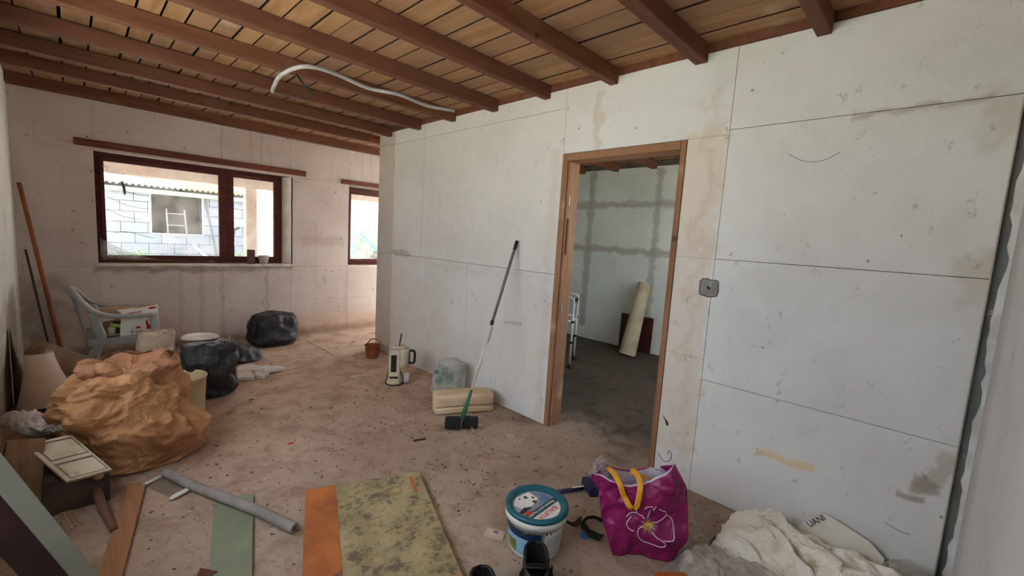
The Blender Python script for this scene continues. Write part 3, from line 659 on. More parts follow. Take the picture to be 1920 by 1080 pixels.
wl_ = MB().lathe([(.0, .028), (.08, .026), (.13, .018), (.15, .006), (.154, -.008), (.148, -.008), (.144, .002), (.08, .018), (0, .02)], 40).build('plastic_lid', plain('white_lid', rgb(204, 190, 176), rgb(184, 168, 152), .45), smooth=True)  # pale plastic lid lying loose on the tall bag
wl_.location = (.745, 4.45, .492); wl_.rotation_euler = (.0, .04, 0); wl_.scale = (.9, .7, 1); tag(wl_, 'shallow pale plastic lid upside down on top of the tall black bin bag', 'dish')
# cardboard box behind the bag
cb = thing('cardboard_box', 'open pale cardboard box with its side flap showing right of the black bag', 'box', (.87, 4.72, 0))
cm = plain('card_pale', rgb(206, 182, 150), rgb(184, 156, 124), .8)
MB().box(-.16, .16, .08, .084, 0, .33).build('side', cm, cb); MB().box(-.16, .16, -.084, -.08, 0, .33).build('side', cm, cb)
MB().box(.16, .164, -.084, .084, 0, .33).build('side', cm, cb); MB().box(-.164, -.16, -.084, .084, 0, .33).build('side', cm, cb)
MB().box(-.16, .16, -.08, .08, .0, .004).build('bottom', cm, cb)
MB().prism([(-.084, 0), (.06, .0), (.05, .05), (.02, .075), (-.07, .06)], 0, .004, basis((.164, 0, .33), (.2, 1, 0), (1, -.2, .25))).build('flap', cm, cb)
MB().box(.1645, .1655, -.03, .03, .25, .30).build('tape', plain('brown_tape', rgb(120, 84, 54), None, .4), cb)

# cream pail with a brown offcut -----------------------------------------------
bk = thing('pail', 'round cream bucket half hidden behind the brown paper sack', 'bucket', (.555, 4.02, 0))
MB().lathe([(0, .004), (.13, .004), (.132, 0), (.136, .01), (.152, .285), (.158, .285), (.158, .297), (.150, .297), (.146, .285), (.13, .02), (0, .02)], 40).build('pail_body', plain('cream_plastic', rgb(214, 196, 152), rgb(196, 174, 128), .5), bk, smooth=True)
oc = MB().box(-.05, .05, -.03, .03, -.02, .02).build('wood_offcut', plain('dark_brown_block', rgb(92, 70, 56), None, .7), bevel=.004); oc.location = (.47, 3.945, .322); oc.rotation_euler = (.1, .42, .5)
tag(oc, 'small dark brown block lying across the rim of the cream bucket', 'offcut')

# beige paper carrier behind the sack ------------------------------------------
pbag = thing('paper_bag', 'upright crumpled beige paper bag with faint grey print behind the brown sack', 'bag', (.465, 4.42, 0))
t = NT('beige_bag'); P = t.coord('Object'); s = t.n('ShaderNodeSeparateXYZ'); t.link(P, s.inputs[0])
col = t.mix(t.ramp(t.noise(P, 5, 6), .35, .7), rgb(186, 164, 142), rgb(160, 136, 114))
band = t.math('MULTIPLY', t.ramp(s.outputs[2], .40, .385), t.ramp(s.outputs[2], .30, .315)); band = t.math('MULTIPLY', band, t.ramp(t.noise(t.coord('Object', (30, 30, 14)), 1.4, 3), .46, .54))
col = t.mix(t.math('MULTIPLY', band, .75), col, rgb(90, 92, 96))
bm_ = t.done(t.bsdf(col, .7, t.noise(P, 25, 5), .4, .01))
bagmesh([(0, 0), (.9, 0), (1, .03), (1.02, .2), (.98, .4), (.95, .52), (.92, .585)], .125, .085, 91, .025, 4, .01, 9, sq=5, lean=(-.01, .02)).build('bag_body', bm_, pbag)
MB().tube([(.0, -.085, .575), (.02, -.09, .60), (.045, -.085, .59)], .006, 6).build('string', plain('string_pale', rgb(214, 196, 178), None, .8), pbag)

# grey plastic garden chair (faces right) with a carton on it ------------------
ch = thing('garden_chair', 'low-backed grey plastic garden armchair holding a printed carton', 'chair', (.24, 5.31, 0))
cg = plain('grey_plastic', rgb(156, 155, 152), rgb(138, 137, 135), .42, 5, .05)
rail = smoothpath([(.25, -.29, .615), (.12, -.292, .612), (-.04, -.29, .625), (-.15, -.27, .68), (-.235, -.2, .79), (-.275, -.09, .835), (-.285, 0, .84), (-.275, .09, .835), (-.235, .2, .79), (-.15, .27, .68), (-.04, .29, .625), (.12, .292, .612), (.25, .29, .615)], 5)
MB().sweep(rail, .055, .034).build('arm_rail', cg, ch, smooth=True)
for s in (-1, 1):
    MB().sweep(smoothpath([(.25, s*.29, .615), (.262, s*.289, .52), (.255, s*.28, .40)], 4), [.062]*9, [.03]*9, up=(0, 1, 0)).build('arm_support', cg, ch, smooth=True)
    MB().sweep(smoothpath([(.235, s*.27, .41), (.255, s*.275, .25), (.285, s*.285, 0)], 4), [.055, .055, .054, .053, .052, .05, .047, .045, .042], .05, up=(0, 1, 0)).build('leg', cg, ch, smooth=True)
    MB().sweep(smoothpath([(-.14, s*.262, .655), (-.12, s*.25, .52), (-.10, s*.245, .42), (-.16, s*.25, .25), (-.24, s*.255, 0)], 4), [.075]*17, [.05]*17, up=(0, 1, 0)).build('leg', cg, ch, smooth=True)
def seatfn(u, v):
    x = -.2+.46*u; y = -.26+.52*v; return Vector((x, y, .415 - .018*math.cos((v-.5)*2.6) + .012*u - .03*max(0, u-.86)/.14))
MB().grid(seatfn, 24, 20).build('seat', cg, ch, smooth=True, solid=.012)
MB().bar((.255, -.26, .40), (.255, .26, .40), .02, .055).build('seat_apron', cg, ch, bevel=.004)
for s in (-1, 1): MB().bar((-.18, s*.262, .395), (.25, s*.268, .395), .02, .06).build('seat_apron', cg, ch, bevel=.004)
for i in range(7):
    y = -.165+i*.055; MB().sweep(smoothpath([(-.275+.9*y*y, y*1.1, .83-1.2*y*y), (-.235+.6*y*y, y*1.05, .62), (-.19, y, .42)], 5), .036, .012, up=(1, 0, 0)).build('back_slat', cg, ch, smooth=True)

ct = thing('printed_carton', 'open white and red printed carton sitting on the grey garden chair', 'box', (.36, 5.2, .425)); ct.scale = (1.04, 1, 1.16)
cw = plain('carton_white', rgb(226, 220, 210), rgb(214, 204, 194), .6); cr_ = plain('carton_red', rgb(176, 34, 34), rgb(150, 24, 28), .5); ck_ = plain('carton_kraft', rgb(196, 164, 132), None, .8); crs = plain('carton_rose', rgb(216, 140, 120), None, .6); cbk = plain('carton_black', rgb(40, 36, 34), None, .6)
cfp = MB().prism([(-.09, -.03), (.17, -.04), (.17, .225), (-.075, .185)], 0, .004, basis((0, -.055, .0), (1, 0, 0), (0, -1, 0))).build('front_panel', cw, ct)
MB().box(.17, .174, -.055, .14, -.0, .225).build('side_panel', cw, ct); MB().box(-.2, .17, .136, .14, 0, .20).build('rear_panel', ck_, ct); MB().box(-.2, .17, -.055, .14, .0, .004).build('bottom_panel', ck_, ct)
MB().box(-.204, -.2, -.055, .14, 0, .13).build('side_panel', crs, ct)
MB().prism([(-.204, .11), (-.10, .13), (-.09, .155), (-.2, .16)], 0, .004, basis((0, -.055, 0), (1, 0, 0), (0, -1, 0))).build('torn_strip', cw, ct)
MB().prism([(0, -.055), (.05, -.03), (.05, .1), (0, .14)], 0, .004, basis((.172, 0, .225), (.5, 0, -.8), (.8, 0, .5))).build('flap', ck_, ct)
MB().prism([(-.08, -.055), (.0, -.055), (.02, .0), (-.1, .0)], 0, .004, basis((0, 0, .195), (1, 0, .1), (0, -.3, 1))).build('flap', cw, ct)
Mf = basis((0, -.0597, 0), (1, 0, 0), (0, -1, 0))
MB().prism([(.075, .0), (.09, .05), (.082, .09), (.095, .115), (.10, .08), (.115, .06), (.13, .05), (.165, .01), (.165, -.01), (.09, -.01)], 0, .0008, Mf).build('print_red', cr_, cfp)
MB().prism([(.14, .13), (.155, .12), (.165, .06), (.16, .02), (.168, .02), (.169, .15), (.15, .16)], 0, .0008, Mf).build('print_red', cr_, cfp)
MB().prism([(.10, .196), (.12, .19), (.16, .195), (.168, .205), (.12, .21)], 0, .0008, Mf).build('print_red', cr_, cfp)
MB().prism([(.01, .045), (.03, .038), (.055, .045), (.04, .055), (.03, .062), (.02, .053)], 0, .0008, Mf).build('print_red', cr_, cfp)
for q in (-.01, .022, .052): MB().lathe([(.006, 0), (.012, 0)], 14, (q, .015, .0004), Mf).build('print_emblem', plain('print_brown', rgb(140, 110, 84), None, .6), cfp)
for q in range(9): MB().prism([(-.045+q*.012, .158+q*.0015), (-.037+q*.012, .155+q*.0015), (-.035+q*.012, .167+q*.0015), (-.043+q*.012, .168+q*.0015)], 0, .0008, Mf).build('print_script', cr_, cfp)
cu_ = MB().tube(smoothpath([(-.15, -.01, .09), (-.08, -.035, .075), (.0, -.045, .05)], 5), .016, 10).build('green_tube', plain('lime_green', rgb(156, 196, 76), rgb(130, 170, 60), .4), smooth=True); cu_.location = (.36, 5.2, .425)
tag(cu_, 'lime green plastic tube sticking out of the torn carton', 'tube')
cj = MB().lathe([(0, 0), (.026, 0), (.03, .01), (.03, .05), (.02, .06), (.018, .07), (0, .07)], 18).build('glass_jar', plain('jar_pale', rgb(196, 190, 168), None, .3), smooth=True); cj.location = (.215, 5.2, .43); tag(cj, 'small pale jar in the open end of the carton', 'jar')
cd_ = MB().box(-.07, .05, -.02, .05, 0, .10).build('dark_bottle_pack', cbk, bevel=.006); cd_.location = (.3, 5.24, .43); tag(cd_, 'dark packet packed in the carton behind the lime green tube', 'packet')

# sticks leaning in the far left corner ----------------------------------------
s1 = MB().tube([(-.09, 5.80, .005), (-.325, 6.085, 1.735)], [.019, .016], 10).build('broom_handle', woodmat('orange_stick', rgb(160, 92, 52), rgb(120, 68, 42), rgb(140, 84, 56), 2), smooth=True); tag(s1, 'long orange-brown wooden handle leaning in the left corner', 'stick')
s2 = MB().tube([(-.165, 5.83, .005), (-.313, 6.095, 1.12)], .009, 8).build('thin_rod', plain('rod_dark', rgb(66, 48, 42), None, .6), smooth=True); tag(s2, 'short thin dark rod leaning left of the orange-brown handle', 'stick')

# rolls and sheets of floor covering by the left wall ----------------------------
lino = plain('lino_beige', rgb(192, 172, 148), rgb(168, 144, 118), .6, 4, .1, dirt=rgb(120, 98, 78), dscale=5)
def rollmesh(p, q, r, turns=2.2, n=70, th=.006, phase=0.):
    p, q = Vector(p), Vector(q); d = (q-p).normalized(); a = d.cross(Vector((0, 0, 1))).normalized(); b = d.cross(a)
    def fn(u, v):
        t = u*turns*2*math.pi+phase; rr = r-(1-u)*.012*turns; return p.lerp(q, v)+a*math.cos(t)*rr+b*math.sin(t)*rr
    return MB().grid(fn, n, 6)
r1 = rollmesh((-.25, 5.52, .265), (.2, 4.92, .105), .098, phase=1.2).build('carpet_roll', lino, smooth=True, solid=.005); tag(r1, 'beige roll of floor covering lying low along the left corner', 'roll')
def conefn(u, v):
    t = math.radians(-150+215*u); r = .05+.10*(1-v)**1.3+.02; c = Vector((-.205+.03*(1-v), 4.52-.05*(1-v), 0))
    return c+Vector((r*math.cos(t)*1.05+.10*(1-v)**3*max(0, math.sin(t*.5+1.2)), r*math.sin(t), .02+.46*v-.07*(1-v)*math.sin(t)))
r2 = MB().grid(conefn, 40, 16).build('lino_offcut', plain('lino_inside', rgb(204, 180, 156), rgb(182, 154, 128), .55, 3, .1), smooth=True, solid=.004); tag(r2, 'pinkish beige sheet curled upright into a flaring cone by the left wall', 'sheet')
def shfn(u, v):
    return Vector((-.362+.012*math.sin(u*3)+.075*u*u, 4.95-.42*u, .62*v*(1-.22*u)*(1-.25*abs(u-.15))+.002))
r3 = MB().grid(shfn, 20, 12).build('lino_sheet', plain('lino_back', rgb(170, 152, 132), rgb(146, 126, 106), .8, 4, .1), smooth=True, solid=.004); tag(r3, 'grey-brown stiff sheet with a pointed corner leaning on the left wall', 'sheet')
db = MB().box(-.22, .22, -.17, .17, 0, .12).build('dark_case', plain('case_dark', rgb(48, 42, 38), rgb(34, 30, 28), .7), bevel=.01); db.location = (-.02, 4.42, 0); db.rotation_euler = (0, 0, .3); tag(db, 'low dark box in the shadow between the curled sheet and the brown sack', 'box')

# old cabinet door resting on table legs, with a wrapped packet -------------------
cdoor = thing('cabinet_door', 'small dusty cream panelled cabinet door lying tilted near the brown sack', 'cabinet door', (0, 0, 0))
A, B_, C_, D_ = Vector((-.208, 3.117, .33)), Vector((-.047, 3.116, .33)), Vector((.078, 2.891, .2)), Vector((-.064, 2.864, .2))
ux = (B_-A).normalized(); vy = ((D_-A)); L_ = vy.length; W_ = .165
Md = basis(A, (B_-A+C_-D_), (B_-A).cross(A-D_)); Md = Md.copy()
dv = Md.inverted() @ D_; skew = dv.x/dv.y
def dp(x, y): return (x+y*skew, y)
dmat = plain('dusty_cream', rgb(192, 178, 156), rgb(172, 154, 130), .75, 6, .1, dirt=rgb(140, 116, 92))
ddark = plain('groove_brown', rgb(146, 126, 102), None, .8)
yl = dv.y
def dquad(nm, x0, x1, f0, f1, z0, z1, mat):
    MB().prism([dp(x0, yl*f0), dp(x1, yl*f0), dp(x1, yl*f1), dp(x0, yl*f1)], z0, z1, Md).build(nm, mat, cdoor, bevel=.003)
dquad('door_back', 0, W_, 0, 1, -.014, -.004, ddark)
dquad('stile', 0, .018, 0, 1, -.004, .006, dmat); dquad('stile', W_-.008, W_, 0, 1, -.004, .004, dmat)
for a, b in ((0, .05), (.50, .58), (.96, 1.)): dquad('rail', .018, W_-.008, a, b, -.004, .006, dmat)
dquad('panel', .026, W_-.012, .08, .47, -.004, .003, dmat); dquad('panel', .026, W_-.012, .61, .94, -.004, .003, dmat)
wp = thing('wrapped_packet', 'clear plastic wrapped packet lying behind the cream cabinet door', 'packet', (-.15, 3.32, .33))
ck = make_crumple(44)
def pkfn(u, v):
    x = -.16+.32*u; s = math.sin(math.pi*u)**.35; y = (.11-.07*u)*math.cos(2*math.pi*v)*s-.25*u+.02; z = (.085-.055*u)*math.sin(2*math.pi*v)*s - .045*u+.05
    p = Vector((x, y+.1, z)); d = ck(p*1.0, 11)*.022+ck(p, 28)*.016-.01; return p+Vector((0, math.cos(2*math.pi*v)*d, math.sin(2*math.pi*v)*d))
MB().grid(pkfn, 100, 70).build('wrapping', plain('milky_film', rgb(196, 184, 176), rgb(160, 146, 140), .2, 14, .5, 40, spec=.7), wp, smooth=True)
legm = plain('leg_pale', rgb(176, 148, 118), rgb(146, 116, 88), .6)
legd = woodmat('leg_dark', rgb(120, 86, 62), rgb(92, 62, 46), rgb(104, 76, 58), 1)
tl = thing('turned_leg', 'turned brown furniture leg lying on the floor below the cabinet door', 'furniture leg', (0, 0, 0))
MB().tube([(.028, 3.2, .13), (.035, 3.0, .08), (.055, 2.8, .04), (.085, 2.6, .025)], [.018, .022, .02, .016], 12).build('shaft', legd, tl, smooth=True)
MB().tube([(.026, 3.23, .135), (.028, 3.19, .125)], .014, 12).build('pale_end', legm, tl, smooth=True)
tl = MB().tube([(.045, 2.93, .158), (.07, 3.05, .10), (.11, 3.2, .05)], [.02, .018, .016], 12).build('turned_leg', legm, smooth=True); tag(tl, 'stubby pale wooden leg end propping the corner of the cabinet door', 'furniture leg')
prop = MB().box(-.12, .12, -.05, .05, 0, .178).build('wood_block', plain('block_dark', rgb(72, 58, 48), rgb(54, 44, 37), .85), bevel=.004); prop.location = (-.03, 3.0, 0); tag(prop, 'dark wooden block under the tilted cabinet door', 'block')
prop = MB().box(-.14, .1, -.1, .1, 0, .27).build('wood_crate', plain('crate_dark', rgb(62, 51, 44), rgb(46, 38, 33), .85), bevel=.006); prop.location = (-.15, 3.28, 0); tag(prop, 'dark low crate under the wrapped packet', 'crate')
for i, (dx, l) in enumerate(((0, .34), (.013, .36), (.026, .33), (.04, .31))):
    o = MB().box(-.005, .005, -l/2, l/2, 0, .006).build('wood_strip', woodmat('strip_%d' % i, rgb(166, 134, 104), rgb(136, 104, 78), rgb(150, 120, 92), 1)); o.location = (-.075+dx-.02, 2.94, .001); o.rotation_euler = (0, 0, .12+.03*i)
    tag(o, ('leftmost of the four thin wooden strips lying below the cabinet door', 'second from the left of the four thin wooden strips below the cabinet door', 'third from the left of the four thin wooden strips below the cabinet door', 'rightmost of the four thin wooden strips lying below the cabinet door')[i], 'wood strip', 'thin strips under the cabinet door')
tb = MB().prism([(-.32, 0), (-.16, 0), (-.145, .37), (-.27, .39)], 0, .018, basis((0, 2.98, 0), (1, -.12, 0), (0, -1, .25))).build('tan_board', woodmat('tan_board', rgb(138, 108, 80), rgb(112, 84, 60), rgb(126, 100, 76), 2)); tag(tb, 'tan board leaning upright behind the pale green plank', 'board')

# long board leaning from the left wall: pale green face, dark maroon edge ----------
lb = thing('leaning_board', 'long board leaning across the bottom left corner, pale grey-green face and dark maroon underside', 'board', (0, 0, 0))
d_ = Vector((.168, 0.0, -.437)).normalized(); P0 = Vector((-.147, 1.6, .898)); top = P0-d_*.42; bot = P0+d_*1.02
nrm = Vector((.55, -.78, .3)); a_ = (nrm-d_*nrm.dot(d_)).normalized(); e_ = d_.cross(a_).normalized()
if e_.z > 0 or e_.x > 0: e_ = -e_
def strip(nm, s0, s1, t0, t1, mat):
    vs = []
    for q in (top, bot):
        for s, t in ((s0, t0), (s1, t0), (s1, t1), (s0, t1)): vs.append(q+e_*s-a_*t)
    MB().add(vs, [(0, 1, 2, 3), (7, 6, 5, 4), (0, 4, 5, 1), (1, 5, 6, 2), (2, 6, 7, 3), (3, 7, 4, 0)]).build(nm, mat, lb, bevel=.002)
strip('green_face', 0, .047, 0, .02, plain('pale_green', rgb(134, 136, 124), rgb(122, 124, 112), .6, 5))
strip('maroon_face', .047, .092, .004, .06, plain('maroon', rgb(58, 26, 26), rgb(40, 18, 20), .6))

# planks, pipe and panels on the floor ----------------------------------------------
def flatboard(name, label, cat, corners, z0, z1, mat, bevel=.002):
    c = sum((Vector((x, y, 0)) for x, y in corners), Vector())/len(corners)
    o = MB().prism([(x-c.x, y-c.y) for x, y in corners], z0, z1).build(name, mat, bevel=bevel); o.location = c; return tag(o, label, cat)
flatboard('plank', 'narrow brown plank lying on the floor beside the leaning board', 'plank', [(.166, 3.04), (.238, 3.0), (.02, 1.86), (-.06, 1.9)], .001, .02, woodmat('plank_brown', rgb(164, 116, 78), rgb(132, 90, 60), rgb(146, 104, 72), 1))
flatboard('green_board', 'pale mint green board lying flat under the grey pipe', 'board', [(.482, 2.60), (.650, 2.53), (.40, 1.60), (.27, 1.66)], .001, .016, plain('mint', rgb(124, 130, 106), rgb(115, 121, 98), .6, 6, .08, dirt=rgb(96, 110, 88), dlo=.66, dhi=.74))
mr = MB().prism([(0, 0), (.09, .03), (.04, .1)], .001, .02).build('wood_chip', plain('maroon_chip', rgb(92, 46, 38), None, .6)); mr.location = (.29, 1.98, 0); tag(mr, 'dark red triangular wood offcut left of the mint green board', 'offcut')
gp = thing('foam_pipe', 'grey foam-lagged pipe lying in a curve across the mint green board', 'pipe', (0, 0, 0))
pth = smoothpath([(.33, 3.03, .03), (.42, 2.78, .03), (.53, 2.48, .048), (.63, 2.24, .05), (.705, 2.06, .035)], 8)
fm = plain('foam_grey', rgb(140, 132, 128), rgb(120, 112, 108), .8)
MB().tube(pth, .026, 14, cap=False).build('sleeve', fm, gp, smooth=True)
e0 = pth[-1]; ed = (pth[-1]-pth[-2]).normalized()
MB().tube([e0-ed*.03, e0-ed*.001], .02, 12).build('core', plain('pipe_core', rgb(70, 62, 60), None, .7), gp)
MB().lathe([(.012, 0), (.026, 0)], 16, (0, 0, 0), basis(e0, ed.cross(Vector((0, 0, 1))), ed)).build('sleeve_end', fm, gp)
gf = thing('glass_shelf', 'small clear glass shelf with two white plastic ends on the floor below the sack', 'shelf', (0, 0, 0))
flatp = MB().prism([(.232, 2.985), (.31, 3.03), (.405, 2.80), (.325, 2.745)], .004, .009); flatp.build('pane', MAT['clearglass'], gf)
wpm = plain('white_plastic', rgb(214, 214, 206), rgb(196, 196, 186), .4)
MB().sweep(smoothpath([(.225, 2.985, .012), (.27, 3.01, .014), (.315, 3.035, .012)], 4), .014, .016).build('end_strip', wpm, gf, smooth=True)
MB().sweep(smoothpath([(.312, 2.745, .012), (.36, 2.77, .014), (.415, 2.80, .012)], 4), [.018, .028, .032, .034, .034, .034, .032, .028, .018], .014).build('end_strip', wpm, gf, smooth=True)

pn = thing('painted_panel', 'thick stained yellowish fibre panel with an orange band, flat on the floor', 'panel', (1.453, 2.121, 0))
ex = Vector((.861-1.453, 2.348-2.121, 0)); Wp = ex.length; exn = ex.normalized(); eyn = Vector((exn.y, -exn.x, 0))
if eyn.y > 0: eyn = -eyn
Mp = Matrix((exn, -eyn.cross(exn).cross(exn) if False else eyn, exn.cross(eyn))).transposed().to_4x4()
Lp = 1.0
pm_ = NT('stained_fibre'); P = pm_.coord('Object')
col = pm_.mix(pm_.ramp(pm_.noise(P, 4, 7, .65), .35, .65), rgb(164, 148, 108), rgb(132, 116, 84)); col = pm_.mix(pm_.math('MULTIPLY', pm_.ramp(pm_.noise(P, 14, 8, .75), .47, .6), .8), col, rgb(82, 72, 58))
pmat = pm_.done(pm_.bsdf(col, .8, pm_.noise(P, 40, 6), .4, .006))
om_ = NT('orange_paint'); P = om_.coord('Object')
col = om_.mix(om_.ramp(om_.noise(P, 5, 6), .35, .65), rgb(176, 100, 44), rgb(144, 78, 36)); col = om_.mix(om_.math('MULTIPLY', om_.ramp(om_.noise(P, 12, 8, .75), .55, .66), .7), col, rgb(84, 62, 46))
omat = om_.done(om_.bsdf(col, .75, om_.noise(P, 40, 6), .4, .006))
ymat = plain('ochre_paint', rgb(184, 128, 56), rgb(160, 108, 50), .75, 6, .3, dirt=rgb(110, 86, 56))
sgn = 1 if (Mp @ Vector((0, 0, 1))).z > 0 else -1
def pan(nm, x0, x1, y0, y1, z0, z1, mat, bev=.003):
    MB().prism([(x0, y0), (x1, y0), (x1, y1), (x0, y1)], sgn*z0, sgn*z1, Mp).build(nm, mat, pn, bevel=bev)
pan('core', 0, Wp, 0, Lp, .001, .034, pmat); pan('orange_band', Wp-.155, Wp+.001, -.001, Lp, .033, .0365, omat, .001); pan('ochre_band', 0, Wp-.156, .88, Lp, .033, .0362, ymat, .001)
pan('orange_stripe', .052, .07, .05, .215, .033, .0365, omat, .001)
rm_ = plain('ring_brown', rgb(140, 104, 62), None, .8)
for r in (.042, .032): MB().tube([Mp @ Vector((.175+r*1.1*math.cos(t/20*6.283), .16+r*math.sin(t/20*6.283), sgn*.0345)) for t in range(20)], .0016, 5, closed=True).build('ring_mark', rm_, pn)
# white broken slab pieces ------------------------------------------------------------
wmat = plain('white_shard', rgb(224, 218, 212), rgb(206, 198, 190), .7)
for i, (lab, poly, z) in enumerate((
    ('white broken slab piece farthest back, beside the cardboard box', [(1.1, 4.83), (1.16, 4.99), (1.25, 5.0), (1.33, 4.86), (1.2, 4.78)], 0),
    ('squarish white broken slab piece touching the cardboard box', [(1.04, 4.57), (1.10, 4.80), (1.2, 4.76), (1.2, 4.58), (1.16, 4.52), (1.1, 4.56)], 0),
    ('pale thin slab strip lying behind the pointed white piece', [(1.215, 4.78), (1.36, 4.86), (1.40, 4.84), (1.26, 4.72)], 0),
    ('jagged white broken slab piece in front of the pile', [(1.205, 4.56), (1.22, 4.7), (1.34, 4.69), (1.33, 4.6), (1.29, 4.57), (1.25, 4.49)], 0),
    ('long pointed white shard at the right of the pile', [(1.28, 4.62), (1.32, 4.72), (1.44, 4.72), (1.49, 4.61), (1.40, 4.61)], .02))):
    c = sum((Vector((x, y, 0)) for x, y in poly), Vector())/len(poly); o = MB().prism([(x-c.x, y-c.y) for x, y in poly], 0, .028).build('slab_shard', wmat, bevel=.003); o.location = (c.x, c.y, z+.001)
    if z: o.rotation_euler = (.05, .02, 0)
    tag(o, lab, 'shard', 'white broken slab pieces')

# terracotta basket pot ---------------------------------------------------------------
tp = thing('basket_pot', 'small terracotta coloured basket with a hoop handle against the partition', 'basket', (2.45, 4.63, 0))
tm = plain('terracotta', rgb(150, 82, 52), rgb(122, 62, 40), .7, 12, .4, 50)
MB().lathe([(0, .003), (.062, .003), (.066, 0), (.07, .02), (.086, .14), (.094, .142), (.094, .152), (.084, .152), (.066, .03), (0, .02)], 32).build('pot', tm, tp, smooth=True)
for z in (.04, .07, .10): MB().lathe([(.0725+.12*(z-.02), z-.004), (.0755+.12*(z-.02), z), (.0725+.12*(z-.02), z+.004)], 32).build('weave_band', tm, tp, smooth=True)
MB().tube(smoothpath([(.07, -.05, .148), (.065, -.035, .19), (.04, 0, .215), (.0, .04, .205), (-.03, .075, .15)], 5), .007, 8).build('handle', tm, tp, smooth=True)
MB().tube(smoothpath([(-.07, -.04, .148), (-.04, -.06, .165), (.02, -.045, .16), (.06, -.06, .15)], 5), .007, 8).build('handle', tm, tp, smooth=True)

# old cream coffee machine -----------------------------------------------------------
ap = thing('coffee_machine', 'old cream upright coffee machine with a black panel and jug handle', 'coffee machine', (2.2, 3.69, 0), math.radians(-38))
am = plain('cream_casing', rgb(202, 192, 168), rgb(184, 172, 146), .45, 6, .05); bkm = plain('black_plastic_part', rgb(30, 27, 26), None, .45); wh = plain('white_cup', rgb(226, 220, 212), None, .4)
MB().prism([(-.055, -.07), (.055, -.07), (.055, .055), (-.055, .055)], .03, .315).build('column', am, ap, bevel=.012)
MB().prism([(-.055, .315), (.055, .315), (.045, .355), (-.03, .355)], -.055, .07, basis((0, 0, 0), (1, 0, 0), (0, -1, 0))).build('shoulder', am, ap, bevel=.006)
MB().lathe([(0, .0), (.075, .0), (.082, .012), (.08, .03), (.065, .05), (0, .05)], 32, (.0, -.005, 0)).build('foot', am, ap, smooth=True)
MB().tube([(.085*math.cos(t/28*6.283), -.005+.085*math.sin(t/28*6.283), .008) for t in range(28)], .006, 6, closed=True).build('foot_ring', bkm, ap)
MB().box(-.032, .022, -.0725, -.069, .135, .305).build('dark_panel', bkm, ap, bevel=.001)
MB().box(-.045, .04, -.0725, -.069, .07, .09).build('switch_plate', bkm, ap, bevel=.001)
MB().lathe([(.04, .16), (.06, .18), (.063, .33), (.06, .36), (0, .36)], 28, (.075, .0, 0)).build('jug', am, ap, smooth=True)
MB().lathe([(0, .385), (.03, .383), (.066, .378), (.072, .368), (.066, .36), (.03, .36), (0, .36)], 28, (.04, .0, 0)).build('lid', am, ap, smooth=True)
MB().tube([(.035, 0, .38), (.052, .0, .505)], .0065, 8).build('rod', bkm, ap, smooth=True)
MB().tube(smoothpath([(.135, 0, .33), (.165, 0, .338), (.185, 0, .32), (.186, 0, .25), (.178, 0, .215), (.135, 0, .21)], 4), .012, 8).build('jug_handle', bkm, ap, smooth=True)
MB().box(.12, .142, -.02, .02, .205, .34).build('jug_grip_base', bkm, ap, bevel=.005)
MB().lathe([(0, .004), (.03, .004), (.034, .02), (.036, .09), (.03, .09), (.028, .03), (0, .02)], 24, (.105, .03, 0)).build('cup', wh, ap, smooth=True)
MB().tube(smoothpath([(.058, -.05, .13), (.085, -.06, .09), (.075, -.075, .03), (.03, -.085, .008), (-.03, -.09, .007)], 6), .0055, 8).build('cord', bkm, ap, smooth=True)
MB().tube(smoothpath([(-.058, 0, .20), (-.064, 0, .12), (-.075, -.02, .04), (-.07, -.05, .01)], 5), .005, 8).build('cord', bkm, ap, smooth=True)

# clear carrier bag with green rings ---------------------------------------------------
gb = thing('clear_carrier_bag', 'translucent white carrier bag printed with green rings by the partition', 'plastic bag', (2.455, 3.13, 0), math.radians(-36))
body = bagmesh([(0, 0), (.8, 0), (1, .04), (1.0, .14), (.92, .24), (.75, .30), (.45, .335), (.15, .35), (0, .345)], .175, .10, 61, .03, 3.5, .012, 9).build('bag_film', filmmat('milky_bag', .82, rgb(206, 206, 200)), gb, smooth=True)
grn = plain('print_green', rgb(58, 122, 96), None, .5)
bvh_pts = [(v.co.copy(), v.normal.copy()) for v in body.data.vertices]
def front(x, z):
    best = min((p for p in bvh_pts if p[0].y < 0), key=lambda p: (p[0].x-x)**2+(p[0].z-z)**2); return Vector((x, best[0].y-.006, z))
for cx, cz, r in ((-.07, .265, .042), (-.02, .19, .046), (-.105, .165, .036), (-.125, .228, .022)):
    for rr, th in ((r, .0022), (r*.68, .0016), (r*.35, .004)):
        MB().tube([front(cx+rr*math.cos(t/22*6.283), cz+rr*math.sin(t/22*6.283)) for t in range(22)], th, 5, closed=True).build('ring_print', grn, body)
for cx, cz in ((-.10, .30), (.03, .235), (-.075, .215)): MB().lathe([(0, 0), (.006, 0)], 3, (0, 0, 0), basis(front(cx, cz), (1, 0, 0), (0, -1, 0))).build('arrow_print', grn, body)

